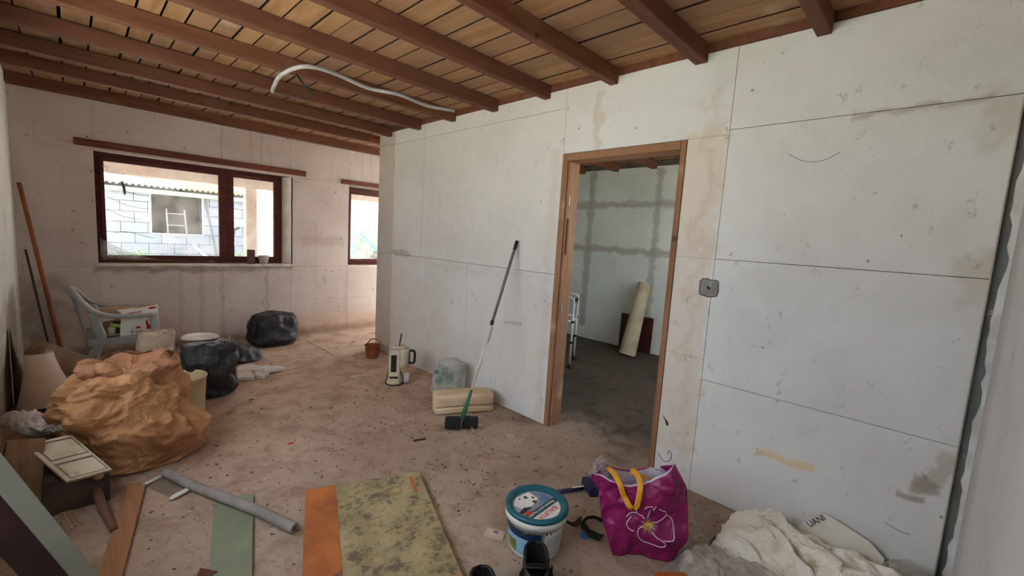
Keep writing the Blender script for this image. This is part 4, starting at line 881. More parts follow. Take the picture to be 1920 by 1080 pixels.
# folded mattress pad --------------------------------------------------------------
pd = thing('folded_pad', 'cream folded foam pad lying in front of the ring-printed bag', 'pad', (2.335, 2.775, 0), math.radians(-26))
pdm = plain('cream_cloth', rgb(206, 184, 154), rgb(188, 162, 130), .85, 5, .25, 40, dirt=rgb(150, 116, 84), dlo=.62, dhi=.75)
ck = make_crumple(77)
def padfn(z0, h, shrink):
    def fn(u, v):
        t = 2*math.pi*v; c, s = math.cos(t), math.sin(t); e = (abs(c)**6+abs(s)**6)**(-1/6); k = (1-abs(2*u-1)**10)**.12 if abs(2*u-1) < 1 else 0.0
        p = Vector((-.265+.53*u, .105*c*e*k*shrink, z0+h/2+h/2*s*e*(.55+.45*k))); d = ck(p, 5)*.010; return p+Vector((d, d, d*.4 if s > 0 else 0))
    return fn
MB().grid(padfn(.002, .06, 1.0), 40, 40).build('fold', pdm, pd, smooth=True); MB().grid(padfn(.058, .105, .97), 40, 40).build('fold', pdm, pd, smooth=True)

# telescopic brush leaning on the partition ------------------------------------------
br = thing('deck_brush', 'long-handled brush with a grey pole and black head leaning on the partition', 'brush', (2.08, 2.49, 0))
o_ = Vector((2.08, 2.49, 0)); T = Vector((2.642, 2.545, 1.484)); Bm = Vector((2.10, 2.485, .10)); ax = (T-Bm)
def L(f): return Bm+ax*f-o_
gp_ = plain('pole_grey', rgb(112, 110, 110), None, .5); wt = plain('pole_white', rgb(214, 206, 194), rgb(180, 166, 150), .5)
MB().tube([L(.52), L(.95)], .0125, 12).build('grey_tube', gp_, br, smooth=True); MB().tube([L(.945), L(1.0)], .0145, 12).build('end_grip', bkm, br, smooth=True)
MB().tube([L(.50), L(.525)], .0155, 12).build('clamp', bkm, br, smooth=True); MB().tube([L(.05), L(.505)], .0085, 10).build('white_tube', wt, br, smooth=True)
MB().tube([L(.20), L(.32)], [.011, .014], 10).build('torn_tape', wt, br, smooth=True)
MB().tube([L(.49)+Vector((.01, -.012, 0)), L(.40)+Vector((.012, -.014, 0))], .003, 6).build('pull_cord', bkm, br)
MB().tube([L(-.02)+Vector((-.012, -.004, 0)), L(.06)+Vector((-.01, -.006, 0)), L(.14)+Vector((-.004, -.006, 0))], [.02, .018, .010], 10).build('green_socket', plain('socket_green', rgb(44, 100, 78), None, .5), br, smooth=True)
for nm, M4 in (('head', basis((-.055, .03, .052), (.75, -.66, 0), (.1, .2, 1))), ('head', basis((.065, -.035, .045), (.75, -.66, 0), (.2, .1, 1)))):
    MB().box(-.062, .062, -.035, .035, -.045, .045, M4).build(nm, plain('brush_black', rgb(18, 17, 17), None, .8, bump=.8, bscale=90), br, bevel=.014)
lab_ = MB().prism([(-.012, -.018), (.012, -.014), (.002, .022)], 0, .002, basis((.03, -.105, .02), (1, .2, 0), (-.3, -.8, .6))).build('paper_tag', plain('tag_orange', rgb(198, 140, 100), None, .7), br)

# paint bucket ----------------------------------------------------------------------
pk = thing('paint_bucket', 'white paint bucket with a teal lid and printed picture label', 'paint bucket', (1.558, 1.252, 0))
wpl = plain('bucket_white', rgb(214, 214, 208), rgb(200, 198, 192), .4, 4, .03); teal = plain('lid_teal', rgb(26, 92, 104), rgb(20, 78, 90), .35, 5, .05)
RB = lambda z: .128+(.146-.128)*z/.185
MB().lathe([(0, .003), (.122, .003), (.126, 0), (RB(.01), .008), (RB(.165), .165), (.154, .166), (.156, .19), (.152, .205), (0, .205)], 64).build('bucket_body', wpl, pk, smooth=True)
lid_ = MB().lathe([(0, .211), (.126, .211), (.130, .219), (.140, .223), (.152, .222), (.157, .214), (.157, .203), (.150, .203)], 64).build('lid', teal, pk, smooth=True)
def curved(nm, a0, a1, z0, z1, mat, off=.0012, n=24, up=None, par=None):
    def fn(u, v):
        a = math.radians(a0+(a1-a0)*u); z = z0+(z1-z0)*v
        if up: z = z0+(up(u)-z0)*v
        r = RB(z)+off; return Vector((r*math.cos(a), r*math.sin(a), z))
    return MB().grid(fn, n, 6).build(nm, mat, par or pk, smooth=True)
lblue = plain('label_sky', rgb(120, 168, 200), rgb(150, 186, 204), .4, 9); navy = plain('label_navy', rgb(22, 46, 76), None, .4); lgrey = plain('label_grey', rgb(208, 208, 206), None, .5)
lp_ = curved('label_picture', 118, 232, .022, .115, lblue); curved('label_band', 118, 232, .110, .148, navy, .0018, par=lp_)
curved('label_leaf', 150, 180, .024, .085, plain('label_olive', rgb(80, 92, 50), rgb(150, 170, 90), .5), .002, par=lp_)
ltp = curved('label_text_panel', 238, 330, .018, .152, lgrey, .0012)
tx = plain('small_print', rgb(150, 150, 152), None, .6)
for c in range(2):
    for k in range(11): curved('text_line', 241+c*44, 241+c*44+(30 if (k*7+c) % 3 else 38), .028+k*.0095, .031+k*.0095, tx, .0022, 8, par=ltp)
for a, m_ in ((240, navy), (244, wpl), (248, plain('flag_red', rgb(160, 36, 50), None, .5))): curved('flag_stripe', a, a+4, .142, .156, m_, .0024, 4, par=ltp)
MB().tube(smoothpath([(.157*math.cos(a), .157*math.sin(a), z) for a, z in ((math.radians(198), .15), (math.radians(206), .158), (math.radians(214), .168), (math.radians(222), .176))], 4), .0022, 6).build('wire_handle', plain('wire_steel', rgb(90, 88, 86), None, .4, metallic=.7), pk)
# printed disc on the lid: text frame turned so the words run towards the left of the picture
zt = .2116; Ml = Matrix.Translation((-.012, -.008, zt)) @ Matrix.Rotation(math.radians(183), 4, 'Z')
def chord(nm, y0, y1, mat, z=0., r=.117, n=14):
    def fn(u, v):
        y = y0+(y1-y0)*v; h = math.sqrt(max(r*r-y*y, 0)); return Ml @ Vector(((-h+2*h*u), y, z))
    MB().grid(fn, n, 12).build(nm, mat, lid_)
chord('lid_picture', -.1165, .016, plain('picture_grey', rgb(150, 158, 168), rgb(112, 122, 136), .45, 14)); chord('lid_band', .016, .052, plain('picture_teal', rgb(44, 78, 84), None, .45), .0002); chord('lid_brand_field', .052, .1165, wpl, .0002)
bw = plain('picture_white', rgb(224, 222, 214), None, .5); bd = plain('picture_dark', rgb(54, 50, 52), None, .5); sky_ = plain('picture_blue', rgb(92, 122, 164), None, .5)
for nm, q, m_ in (('pic_sky', [(-.10, -.05), (-.10, .012), (-.05, .012), (-.045, -.02)], sky_), ('pic_house', [(-.055, -.098), (.03, -.108), (.085, -.075), (.075, -.03), (.02, -.012), (-.05, -.03)], bw), ('pic_roof', [(.06, -.03), (.11, -.02), (.106, .0), (.03, -.004)], bd), ('pic_window', [(.0, -.088), (-.018, -.088), (-.018, -.068), (.0, -.068)], bd), ('pic_window', [(-.03, -.06), (-.042, -.06), (-.042, -.045), (-.03, -.045)], bd), ('pic_window', [(.03, -.095), (.02, -.095), (.02, -.085), (.03, -.085)], bd), ('pic_door', [(-.005, -.035), (-.025, -.035), (-.025, -.014), (-.005, -.014)], plain('pic_brown', rgb(92, 66, 56), None, .5)), ('pic_badge', [(.09, .0), (.055, .006), (.065, .03), (.098, .018)], plain('badge_red', rgb(206, 70, 48), None, .5))):
    MB().prism(q, .0003, .0006 if nm in ('pic_sky', 'pic_house') else .001, Ml).build(nm, m_, lid_)
text('lid_lettering', 'BAUFIX', .040, plain('letter_red', rgb(196, 48, 40), None, .5), lid_, Ml @ Matrix.Translation((.005, .073, .0008)))
text('lid_lettering', 'Peinture pour façades', .0215, bw, lid_, Ml @ Matrix.Translation((.002, .034, .0008)))
# things round the bucket
cdn = MB().prism([(-.03, -.05), (.032, -.045), (.03, .05), (-.032, .048)], .001, .006).build('printed_card', plain('card_cream', rgb(206, 182, 158), None, .7)); cdn.location = (1.452, 1.425, 0); cdn.rotation_euler = (0, 0, .5); tag(cdn, 'small cream card with a line border left of the paint bucket', 'card')
Mq = [(-.024, -.04), (.024, -.037), (.023, .04), (-.025, .038)]
MB().tube([(x, y, .0062) for x, y in Mq], .0009, 4, closed=True).build('border_print', plain('card_brown', rgb(140, 100, 84), None, .7), cdn)
MB().prism([(.0, -.015), (.022, -.012), (.02, .015), (.004, .012)], .006, .0066).build('figure_print', plain('card_mauve', rgb(130, 96, 120), None, .7), cdn)
rl = thing('scraper', 'navy handled scraper lying between the paint bucket and the magenta bag', 'scraper', (2.06, 1.36, 0))
nv_ = plain('navy_plastic', rgb(30, 36, 70), None, .45)
MB().tube([(-.09, .075, .02), (.06, -.005, .022)], .012, 10).build('handle', nv_, rl, smooth=True); MB().box(-.005, .005, -.04, .04, -.0015, .002, basis((.03, .012, .0345), (.45, .85, 0), (0, 0, 1)) @ Matrix.Rotation(math.radians(-90), 4, 'Z') @ Matrix.Rotation(math.radians(90), 4, 'Z')).build('white_sticker', wpl, rl)
MB().box(-.03, .03, -.065, .065, -.03, .03, basis((.095, -.03, .032), (.85, -.5, 0), (0, 0, 1))).build('head', nv_, rl, bevel=.008)
def rag(name, label, cat, loc, pts, mat, seed, w=.05, n=24):
    pth = smoothpath(pts, n//max(1, len(pts)-1)); ck = make_crumple(seed); m = len(pth)
    def fn(u, v):
        k = u*(m-1); i = min(int(k), m-2); p = pth[i].lerp(pth[i+1], k-i); d = (pth[i+1]-pth[i]); sd = Vector((-d.y, d.x, 0)).normalized()
        q = p+sd*(v-.5)*w*(.7+.5*math.sin(u*5+seed)); q.z += .012+ck(q, 12)*.012+.012*math.sin(v*3.1416); return q
    o = MB().grid(fn, m, 8).build(name, mat, smooth=True, solid=.003); o.location = loc; return tag(o, label, cat)
rag('black_rag', 'black crumpled cloth on the floor left of the magenta bag', 'cloth', (0, 0, 0), [(1.98, 1.08, .0), (1.93, 1.16, .005), (1.86, 1.17, .005), (1.83, 1.10, .0), (1.84, 1.04, .0)], plain('rag_black', rgb(24, 21, 21), None, .9), 3, .06)
rag('brown_scrap', 'brown torn scrap beside the black cloth', 'scrap', (0, 0, 0), [(1.80, 1.24, 0), (1.83, 1.2, .0), (1.88, 1.2, 0)], plain('rag_brown', rgb(70, 44, 38), None, .8), 5, .03)
bs_ = MB().prism([(-.03, -.022), (.03, -.018), (.022, .025), (-.028, .02)], .001, .004).build('blue_scrap', plain('scrap_blue', rgb(60, 110, 164), None, .5)); bs_.location = (1.80, 1.115, 0); bs_.rotation_euler = (0, 0, .4); tag(bs_, 'small blue plastic scrap beside the black cloth', 'scrap')

# black shoes, heels towards the bucket ------------------------------------------------
shm = plain('shoe_black', rgb(20, 18, 18), rgb(30, 28, 28), .55, 9, .2, 60); shi = plain('shoe_inside', rgb(40, 36, 36), None, .9)
def shoe(loc, rz, label):
    s = thing('shoe', label, 'shoe', loc, rz, 'pair of black shoes')
    # local +x = heel end, -x = toe; each section: x, half width, height, closed (1) or open (0) on top
    secs = [(-.20, .012, .030, 1), (-.19, .030, .042, 1), (-.15, .044, .052, 1), (-.10, .047, .066, 1), (-.055, .045, .088, 1), (-.03, .043, .105, .5), (-.005, .041, .118, 0), (.03, .040, .126, 0), (.06, .039, .134, 0), (.082, .034, .140, 0), (.098, .024, .144, 0), (.106, .0, .145, 0)]
    m = MB()
    for sg_ in (-1, 1):
        def side(u, v, sg=sg_):
            k = u*(len(secs)-1); i = min(int(k), len(secs)-2); f = k-i; x, w, h, c = (a+(b-a)*f for a, b in zip(secs[i], secs[i+1]))
            y = w*(1-c*v**2.2-(1-c)*.12*v); z = .012+h*(math.sin(v*1.5708)**(.8 if c > .5 else 1))*(1 if c > .5 else 1); return Vector((x+.008*v*(x > .08), sg*y, z))
        m.grid(side, 44, 12)
    m.build('upper', shm, s, smooth=True, solid=.005)
    rim = [Vector((x+.008*(x > .08), sg*w*.88, .012+h)) for sg, seq in ((1, secs[6:]), (-1, secs[:5:-1])) for x, w, h, c in seq]
    MB().tube(rim, .0055, 8, closed=True).build('collar', shm, s, smooth=True)
    m = MB(); pl_ = [(x, w*1.03) for x, w, h, c in secs]; m.prism([(x, -w) for x, w in pl_] + [(x, w) for x, w in reversed(pl_)], .0, .016); m.build('sole', shm, s, bevel=.003)
    m = MB(); m.prism([(x, -w*.85) for x, w in pl_] + [(x, w*.85) for x, w in reversed(pl_)], .016, .022); m.build('insole', shi, s)
    MB().sweep(smoothpath([(.0, -.046, .06), (.002, -.042, .10), (.004, -.028, .128), (.005, 0, .134), (.004, .028, .128), (.002, .042, .10), (.0, .046, .06)], 4), .016, .004, up=(1, 0, 0)).build('strap', shm, s, smooth=True)
    MB().box(-.006, .012, -.048, -.043, .105, .135).build('buckle', plain('buckle_dark', rgb(60, 58, 56), None, .3, metallic=.8), s, bevel=.001)
    return s
sh1 = shoe((1.325, 1.04, 0), math.radians(46), 'black shoe standing right against the paint bucket'); sh1.scale = (1.05, 1.4, 1.0)
sh2 = shoe((1.065, 1.075, 0), math.radians(60), 'black shoe whose heel tip just shows at the bottom edge, left of the bucket'); sh2.scale = (1.05, 1.4, 1.0)

# magenta shopping bag -----------------------------------------------------------------
mg = thing('shopping_bag', 'magenta woven shopping bag with a white flower outline and yellow handles', 'shopping bag', (1.792, .947, 0))
sd_ = Vector((.6364, -.7713, 0)); nn = Vector((-.7713, -.6364, 0))
ck = make_crumple(17)
def lerp_curve(pts, u):
    P_ = [Vector((p[0], p[1])) for p in pts]; k = u*(len(P_)-1); i = min(int(k), len(P_)-2); return P_[i].lerp(P_[i+1], k-i)
topc = [(-.142, .396), (-.085, .39), (-.008, .366), (.048, .36), (.104, .364), (.157, .385), (.207, .433), (.252, .485)]
leftc = [(.0, .003), (-.025, .07), (-.071, .193), (-.092, .318), (-.142, .396)]
botc = [(.0, .003), (.072, .003), (.177, .003), (.291, .003)]
rightc = [(.291, .003), (.345, .12), (.345, .235), (.322, .372), (.252, .485)]
def disp(s, z):
    p = Vector((s, z, 0)); return .026*math.sin(min(1, max(0, z/.4))*3.14)*math.sin(min(1, max(0, (s+.1)/.42))*3.14) + ck(p, 4.2)*.034 + ck(p+Vector((3, 1, 0)), 10)*.012
def mgf(s, z, off=0.): return sd_*s + Vector((0, 0, z)) + nn*(disp(s, z)+off)
def coons(u, v):
    a = lerp_curve(botc, u)*(1-v)+lerp_curve(topc, u)*v+lerp_curve(leftc, v)*(1-u)+lerp_curve(rightc, v)*u
    c = Vector(botc[0])*(1-u)*(1-v)+Vector(botc[-1])*u*(1-v)+Vector(topc[0])*(1-u)*v+Vector(topc[-1])*u*v; return a-c
mm = plain('magenta_weave', rgb(142, 26, 94), rgb(116, 18, 74), .38, 6, .2, 70, spec=.45); mi = plain('bag_lining', rgb(216, 200, 212), None, .5)
def frontfn(u, v): q = coons(u, v); return mgf(q.x, q.y)
def backfn(u, v):
    q = coons(u, v); z = min(q.y, .40+.02*math.sin(u*6)); p = sd_*(q.x*.92+.012)+Vector((0, 0, z)) - nn*(.13+.02*math.sin(u*3.1)+ck(Vector((q.x, z, 5)), 4)*.012)
    return p
fpn = MB().grid(frontfn, 110, 90).build('front_panel', mm, mg, smooth=True, solid=.0015); MB().grid(backfn, 40, 30).build('back_panel', mm, mg, smooth=True, solid=.0015)
for uu, nm in ((0, 'gusset'), (1, 'gusset')):
    def gfn(a, v, uu=uu):
        f, b = frontfn(uu, v), backfn(uu, v); p = f.lerp(b, a); inw = (1 if uu == 0 else -1); return p + sd_*inw*.045*math.sin(a*3.1416)*v
    MB().grid(gfn, 10, 24).build(nm, mm, mg, smooth=True, solid=.0015)
def bfn(a, u): return frontfn(u, 0).lerp(backfn(u, 0), a)
MB().grid(bfn, 6, 20).build('bottom', mm, mg, smooth=True)
def lin(u, v): q = coons(u, .6+.385*v); z = min(q.y, .395); return sd_*(q.x*.92+.012)+Vector((0, 0, z))-nn*(.122+.02*math.sin(u*3.1)+ck(Vector((q.x, z, 5)), 4)*.012)
MB().grid(lin, 30, 10).build('lining', mi, mg, smooth=True)
def lin2(u, v): q = coons(u, .75+.255*v); return mgf(q.x, q.y+.004*v, -.006)
MB().grid(lin2, 30, 8).build('lining', mi, mg, smooth=True)
fw = plain('flower_white', rgb(232, 206, 224), None, .5); fy = plain('flower_yellow', rgb(220, 176, 60), None, .5)
pets = [[(.091, .259), (.094, .234), (.108, .223), (.122, .219), (.133, .203)], [(.048, .208), (.07, .226), (.093, .228)], [(.072, .208), (.052, .188), (.052, .167), (.068, .149), (.087, .143)],
        [(.132, .167), (.114, .159), (.106, .143), (.113, .113), (.138, .093), (.186, .086), (.215, .08), (.235, .087), (.236, .103), (.216, .116), (.191, .126), (.176, .142)],
        [(.225, .117), (.252, .12), (.275, .128), (.276, .164), (.27, .199), (.252, .217), (.238, .223)], [(.176, .188), (.208, .194), (.234, .215), (.234, .24), (.225, .255), (.211, .258), (.194, .269)],
        [(.127, .263), (.14, .277), (.163, .28)], [(.176, .284), (.171, .268), (.164, .262)], [(.151, .258), (.148, .21)]]
for q in pets: MB().tube([mgf(p.x, p.y, .003) for p in smoothpath([(a, b, 0) for a, b in q], 6)], .0022, 5).build('petal_line', fw, fpn)
rs = random.Random(6)
for i in range(22):
    a = i/22*6.283; r0, r1 = .014, rs.uniform(.026, .05); MB().tube([mgf(.155+r0*math.cos(a), .17+r0*math.sin(a), .003), mgf(.155+r1*math.cos(a), .17+r1*math.sin(a), .003)], [.0018, .0008], 4).build('stamen', fy if i % 3 else fw, fpn)
MB().add([mgf(.155, .17, .004)]+[mgf(.155+.017*math.cos(i/16*6.283), .17+.015*math.sin(i/16*6.283), .003) for i in range(16)], [(0, i+1, (i+1) % 16+1) for i in range(16)]).build('flower_centre', fy, fpn)
hy = plain('handle_yellow', rgb(222, 160, 40), rgb(200, 138, 30), .55)
hp = [mgf(s, z, o) for s, z, o in ((-.045, .395, -.10), (-.02, .395, -.04), (.001, .372, .012), (.014, .34, .016), (.029, .312, .016), (.048, .285, .018), (.066, .270, .018), (.084, .283, .016), (.089, .31, .014), (.094, .345, .014), (.099, .378, .008), (.09, .40, -.03), (.075, .40, -.08))]
MB().sweep(smoothpath(hp, 4), .0035, .026, up=tuple(sd_+Vector((0, 0, .35)))).build('handle', hy, mg, smooth=True)
MB().sweep(smoothpath([mgf(.06, .385, -.07), mgf(.10, .39, -.05), mgf(.15, .38, -.03)], 4), .022, .003).build('handle', hy, mg, smooth=True)
# wisp of film behind the bag
fmw = filmmat('clear_film', .45, rgb(190, 186, 180))
fo = bagmesh([(0, 0), (.6, .0), (1, .03), (.95, .07), (.6, .11), (0, .125)], .038, .022, 8, .02, 9, .008, 20, floor=False).build('film_wisp', fmw, smooth=True); fo.location = Vector((1.792, .947, 0))+mgf(-.085, .335, -.07); fo.rotation_euler = (0, 0, -.88); tag(fo, 'wisp of clear film sticking out of the left end of the magenta bag', 'plastic film')

# dirty white sacking and clear film in the near right corner ---------------------------
ckA, ckB = make_crumple(101), make_crumple(102)
def heap(fnh, x0, x1, y0, y1, nx, ny, name, mat, label, cat, solid=.002):
    def fn(u, v):
        x = x0+(x1-x0)*u; y = y0+(y1-y0)*v; p = Vector((x, y, 0)); z = fnh(x, y, u, v)
        w = max(0, min(1, z/.05)); q = Vector(((-.3*x-.95*y)*.5, (.95*x-.3*y)*1.25, 0)); d = ckA(q, 6)*.07+ckB(q, 14)*.03-.028
        ex = math.sin(u*math.pi)**.5; return Vector((x+ckB(p, 6)*.03, y+ckA(p, 6)*.03, max(.003, z+d*(.3+.7*w))))
    o = MB().grid(fn, nx, ny).build(name, mat, solid=solid); return tag(o, label, cat)
dirty = NT('dirty_white_sack'); P = dirty.coord('Object')
col = dirty.mix(dirty.ramp(dirty.noise(P, 4, 6), .35, .7), rgb(228, 223, 212), rgb(212, 204, 188)); col = dirty.mix(dirty.math('MULTIPLY', dirty.ramp(dirty.noise(P, 7, 7, .65), .56, .7), .7), col, rgb(150, 130, 100)); col = dirty.mix(dirty.ramp(dirty.noise(P, 30, 3), .72, .76), col, rgb(70, 52, 40))
dmat2 = dirty.done(dirty.bsdf(col, .5, dirty.noise(P, 24, 6), .35, .01, 0, .4))
def ridge(x, y, u, v):
    # a slumped ridge running beside the wall
    cx = 2.40; w = .23; e = max(0, 1-((x-cx)/w)**2)**.6; l = max(0, 1-abs((y-.22)/.44)**4)**.5
    return e*l*(.155+.07*max(0, min(1, (.5-y)/.5))-.03*math.exp(-((y-.3)/.1)**2))
heap(ridge, 2.16, 2.635, -.18, .64, 90, 110, 'white_sacking', dmat2, 'heap of dirty white plastic sacking against the wall at bottom right', 'sacking')
wf = thing('sack_flap', 'stiff white sack flap with dark blue letters leaning on the wall behind the sacking', 'sack', (0, 0, 0))
MB().prism([(-y, z) for y, z in ((.37, .02), (.335, .115), (.255, .21), (.225, .214), (.06, .17), (.0, .12), (.0, .02))], 0, .003, basis((2.60, 0, 0), (0, -1, 0), (-1, 0, .12))).build('flap', plain('flap_white', rgb(220, 214, 202), rgb(204, 196, 182), .5), wf)
text('lettering', 'UANI', .04, plain('ink_navy', rgb(28, 30, 70), None, .6), wf, basis((2.612, .272, .163), (.12, -.85, 1.0), (-1, 0, .12)))
def low(cx, cy, rx, ry, h):
    def f(x, y, u, v): return h*max(0, 1-((x-cx)/rx)**2-((y-cy)/ry)**2)**.6
    return f
heap(low(2.03, .47, .17, .26, .15), 1.85, 2.21, .2, .74, 60, 70, 'clear_film', filmmat('milky_sheet', .7, rgb(196, 188, 180)), 'milky crumpled plastic film in front of the magenta bag', 'plastic film', 0)
heap(low(2.52, -.07, .11, .14, .25), 2.40, 2.645, -.205, .08, 40, 40, 'clear_film', filmmat('clear_corner', .5, rgb(186, 182, 172)), 'clear plastic film bunched in the corner below the metal strip', 'plastic film', 0)
heap(low(2.25, .58, .07, .07, .06), 2.16, 2.34, .5, .66, 24, 24, 'black_scrap', MAT['black_plastic'], 'scrap of shiny black film between the magenta bag and the white sacking', 'plastic film', 0)
orp = MB().prism([(-.1, -.03), (.1, -.03), (.1, .03), (-.1, .03)], .001, .02).build('orange_slat', woodmat('orange_slat', rgb(176, 92, 42), rgb(150, 72, 32), rgb(160, 84, 40), 0), bevel=.002); orp.location = (1.875, .655, 0); orp.rotation_euler = (0, 0, -.75); tag(orp, 'orange-brown slat end at the bottom edge below the magenta bag', 'slat')

# next room: walker, leaning roll, dark red board ---------------------------------------
wk = thing('walking_frame', 'white aluminium walking frame with black joints inside the next room', 'walker', (4.13, 2.98, 0))
aw = plain('walker_white', rgb(206, 206, 204), None, .4, metallic=.1)
def post(x, y, h):
    MB().tube([(x, y, .03), (x, y, h)], .014, 12).build('leg', aw, wk, smooth=True)
    MB().tube([(x, y, 0), (x, y, .05)], .019, 12).build('rubber_foot', bkm, wk, smooth=True)
    for z in (.30, .55): MB().tube([(x, y, z), (x, y, z+.03)], .018, 12).build('collar', bkm, wk, smooth=True)
post(0, 0, .80); post(.36, .20, .80); post(-.25, .58, .80); post(.12, .74, .80)
MB().tube(smoothpath([(0, 0, .80), (.0, .02, .835), (-.03, .1, .85), (-.2, .5, .85), (-.25, .56, .83), (-.25, .58, .80)], 4), .014, 10).build('hand_rail', aw, wk, smooth=True)
MB().tube(smoothpath([(.36, .20, .80), (.36, .22, .835), (.33, .28, .85), (.16, .68, .85), (.12, .72, .83), (.12, .74, .80)], 4), .014, 10).build('hand_rail', aw, wk, smooth=True)
MB().tube([(.0, 0, .57), (.36, .20, .57)], .012, 10).build('cross_bar', aw, wk, smooth=True); MB().tube([(.0, 0, .57), (-.25, .58, .57)], .012, 10).build('cross_bar', aw, wk, smooth=True); MB().tube([(.36, .2, .57), (.12, .74, .57)], .012, 10).build('cross_bar', aw, wk, smooth=True)
MB().tube([(.05, .02, .80), (.3, .17, .80)], .02, 10).build('grip', bkm, wk, smooth=True)
pl_ = thing('plastic_crate', 'pale stacked crate with a brown band standing behind the walking frame', 'crate', (4.62, 3.85, 0))
MB().box(-.3, .3, -.2, .2, .0, .28).build('lower_box', plain('crate_pale', rgb(160, 156, 150), rgb(140, 134, 128), .7), pl_, bevel=.01); MB().box(-.28, .28, -.2, .18, .28, .46).build('brown_box', plain('crate_brown', rgb(110, 80, 66), None, .8), pl_, bevel=.01); MB().box(-.3, .26, -.18, .18, .46, .68).build('upper_box', plain('crate_grey', rgb(150, 146, 140), None, .8), pl_, bevel=.02)
rl2 = MB().tube([(5.36, 2.90, .0), (5.60, 2.86, 1.0)], [.115, .085], 24, cap=True).build('carpet_roll', plain('roll_beige', rgb(196, 182, 150), rgb(170, 152, 122), .8, 4), smooth=False); tag(rl2, 'tall beige roll leaning on the far wall of the next room', 'roll')
rbd = MB().box(-.01, .01, -.25, .25, 0, .51).build('red_board', plain('dark_red', rgb(70, 28, 24), rgb(54, 22, 20), .6), bevel=.002); rbd.location = (5.67, 2.97, 0); rbd.rotation_euler = (0, .03, 0); tag(rbd, 'dark red board leaning behind the beige roll in the next room', 'board')

# ceiling conduit and loose wire ------------------------------------------------------
cn = thing('flexible_conduit', 'pale grey flexible conduit drooping in a loop from the ceiling joists', 'conduit', (0, 0, 0))
MB().tube(smoothpath([(1.168, 3.94, 2.55), (1.08, 3.62, 2.50), (1.03, 3.28, 2.50), (1.1, 3.08, 2.53), (1.288, 3.10, 2.555), (1.589, 3.17, 2.55), (1.811, 3.10, 2.55), (2.097, 3.15, 2.55), (2.345, 3.10, 2.56)], 8), .0135, 10).build('hose', plain('conduit_grey', rgb(172, 170, 168), None, .5), cn, smooth=True)
MB().tube([(1.165, 3.94, 2.55), (1.175, 4.0, 2.6)], .009, 8).build('hanger', plain('conduit_wire', rgb(60, 54, 50), None, .6), cn)
wi = MB().tube(smoothpath([(1.20, 3.50, 2.60), (1.23, 3.47, 2.54), (1.28, 3.45, 2.48), (1.27, 3.48, 2.44), (1.22, 3.5, 2.45), (1.21, 3.5, 2.48)], 5), .006, 6).build('loose_wire', bkm, smooth=True); tag(wi, 'short black loose wire hooked under a joist beside the conduit', 'wire')

# window sill items and cobwebs ------------------------------------------------------
sb = MB().box(-.04, .04, -.02, .02, 0, .18).build('brown_block', plain('block_brown', rgb(90, 56, 46), None, .7), bevel=.003); sb.location = (1.57, 6.145, .983); tag(sb, 'upright brown wooden block on the window sill', 'block')
sp = MB().lathe([(0, .0), (.04, .0), (.045, .004), (.064, .1), (.066, .104), (.06, .104), (.042, .01), (0, .01)], 24).build('sill_pot', plain('pot_pale', rgb(186, 180, 160), None, .6), smooth=True); sp.location = (1.725, 6.185, .983); tag(sp, 'small pale plastic pot on the window sill', 'pot')
web = filmmat('cobweb', .35, rgb(206, 200, 192), .9)
cw1 = thing('cobweb', 'dusty cobweb sheet sagging along the bottom left of the wide window', 'cobweb', (.2, 6.22, .98))
def webfn(u, v): return Vector((1.0*u, -.03*math.sin(v*3.1)-.02*v, .02+(.20*(1-u)**5+.05*(1-u))*v+.02*math.sin(u*9)*(1-u)*v+.02*(1-v)))
MB().grid(webfn, 40, 6).build('web_sheet', web, cw1, smooth=True)
cw2 = thing('cobweb', 'grey cobweb funnel hanging in the top left corner of the wide window', 'cobweb', (.24, 6.225, 1.6))
def web2(u, v): return Vector((.02+.40*u*(1-.5*v), -.02*v, .40-.06*u-.17*v*math.exp(-((u-.33)/.22)**2)-.03*u*u))
MB().grid(web2, 30, 8).build('web_sheet', web, cw2, smooth=True)
dwb = plain('dusty_thread', rgb(120, 108, 98), None, .9)
MB().tube(smoothpath([(.15, -.01, .25), (.165, -.01, .18), (.17, -.01, .11)], 4), [.012, .013, .014, .014, .015, .014, .013, .01, .004], 6).build('dust_clump', dwb, cw2, smooth=True)
for k, q in enumerate(([(.03, 0, .08), (.2, -.01, .0), (.42, 0, -.03)], [(.02, 0, -.05), (.16, -.01, -.12), (.3, 0, -.14)], [(.1, 0, .17), (.25, 0, .13), (.4, 0, .12)], [(.06, 0, -.3), (.18, -.01, -.28), (.4, 0, -.34)], [(.03, 0, .33), (.3, 0, .32), (.62, 0, .32)])):
    MB().tube(smoothpath(q, 5), .0022, 4).build('web_thread', dwb, cw2)

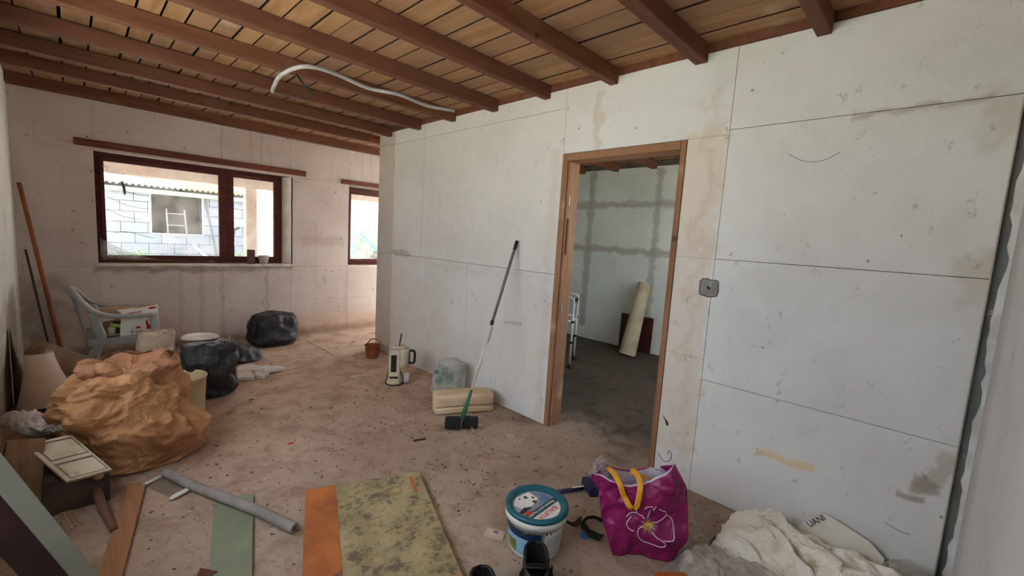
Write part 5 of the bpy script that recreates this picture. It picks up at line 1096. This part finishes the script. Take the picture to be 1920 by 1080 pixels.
# debris on the floor ----------------------------------------------------------------
def chip(label, cat, loc, poly, h, mat, rz=0, name='debris_chip'):
    o = MB().prism(poly, 0.0005, h).build(name, mat); o.location = (loc[0], loc[1], 0); o.rotation_euler = (0, 0, rz); tag(o, label, cat)
chip('tiny red plastic chip lying alone on the open floor', 'chip', (1.005, 3.017), [(-.02, -.008), (.02, -.006), (.018, .008), (-.018, .009)], .006, plain('chip_red', rgb(190, 40, 34), None, .5))
chip('dark twig-like wood bit on the floor in front of the brush', 'chip', (1.719, 2.514), [(-.045, .01), (.04, -.018), (.045, -.008), (-.04, .02)], .012, plain('chip_dark', rgb(60, 42, 34), None, .8))
chip('curled pale paper flake on the floor left of the coffee machine', 'chip', (1.989, 4.082), [(-.06, .02), (-.02, -.02), (.06, -.025), (.03, .01), (-.02, .03)], .012, plain('chip_pale', rgb(206, 190, 176), None, .7))
chip('small dark green leaf-like scrap on the floor right of the black bags', 'chip', (1.014, 4.007), [(-.025, -.01), (.03, 0), (0, .014)], .004, plain('chip_green', rgb(44, 52, 36), None, .8))
chip('small tan cardboard flake in front of the white slab pieces', 'chip', (1.238, 4.394), [(-.05, .02), (.0, -.03), (.06, -.01), (.04, .02)], .006, plain('chip_tan', rgb(196, 160, 130), None, .8))
chip('thin white plastic sliver beside the brush head', 'chip', (2.2, 2.44), [(-.05, .012), (.05, -.02), (.052, -.008), (-.045, .022)], .005, plain('chip_white', rgb(206, 198, 188), None, .6))
rd = random.Random(77); m = MB(); m2 = MB()
for i in range(1500):
    x = rd.uniform(.1, 2.6); y = rd.uniform(.5, 6.05) if i % 3 else rd.uniform(1.6, 3.6)
    if rd.random() < .2: x = rd.uniform(2.85, 5.4); y = rd.uniform(1.1, 4.6)
    s = rd.uniform(.002, .008); a = rd.random()*3.14; l = s*rd.uniform(1, 3); h = s*rd.uniform(.3, .8)
    c, sn = math.cos(a), math.sin(a); q = [Vector((x+px*l*c-py*s*sn, y+px*l*sn+py*s*c, 0)) for px, py in ((-.5, -.4), (.5, -.5), (.4, .5), (-.6, .4))]
    (m if rd.random() < .62 else m2).add(q+[p+Vector((0, 0, h)) for p in q], [(4, 5, 6, 7), (0, 1, 5, 4), (1, 2, 6, 5), (2, 3, 7, 6), (3, 0, 4, 7)])
o = m.build('floor_grit', plain('grit_dark', rgb(104, 84, 70), rgb(76, 60, 50), .9)); tag(o, 'dark grit and crumbs scattered over the concrete floor', 'debris', kind='stuff')
o = m2.build('floor_grit', plain('grit_pale', rgb(170, 154, 140), rgb(140, 122, 108), .9)); tag(o, 'pale plaster crumbs scattered over the concrete floor', 'debris', kind='stuff')
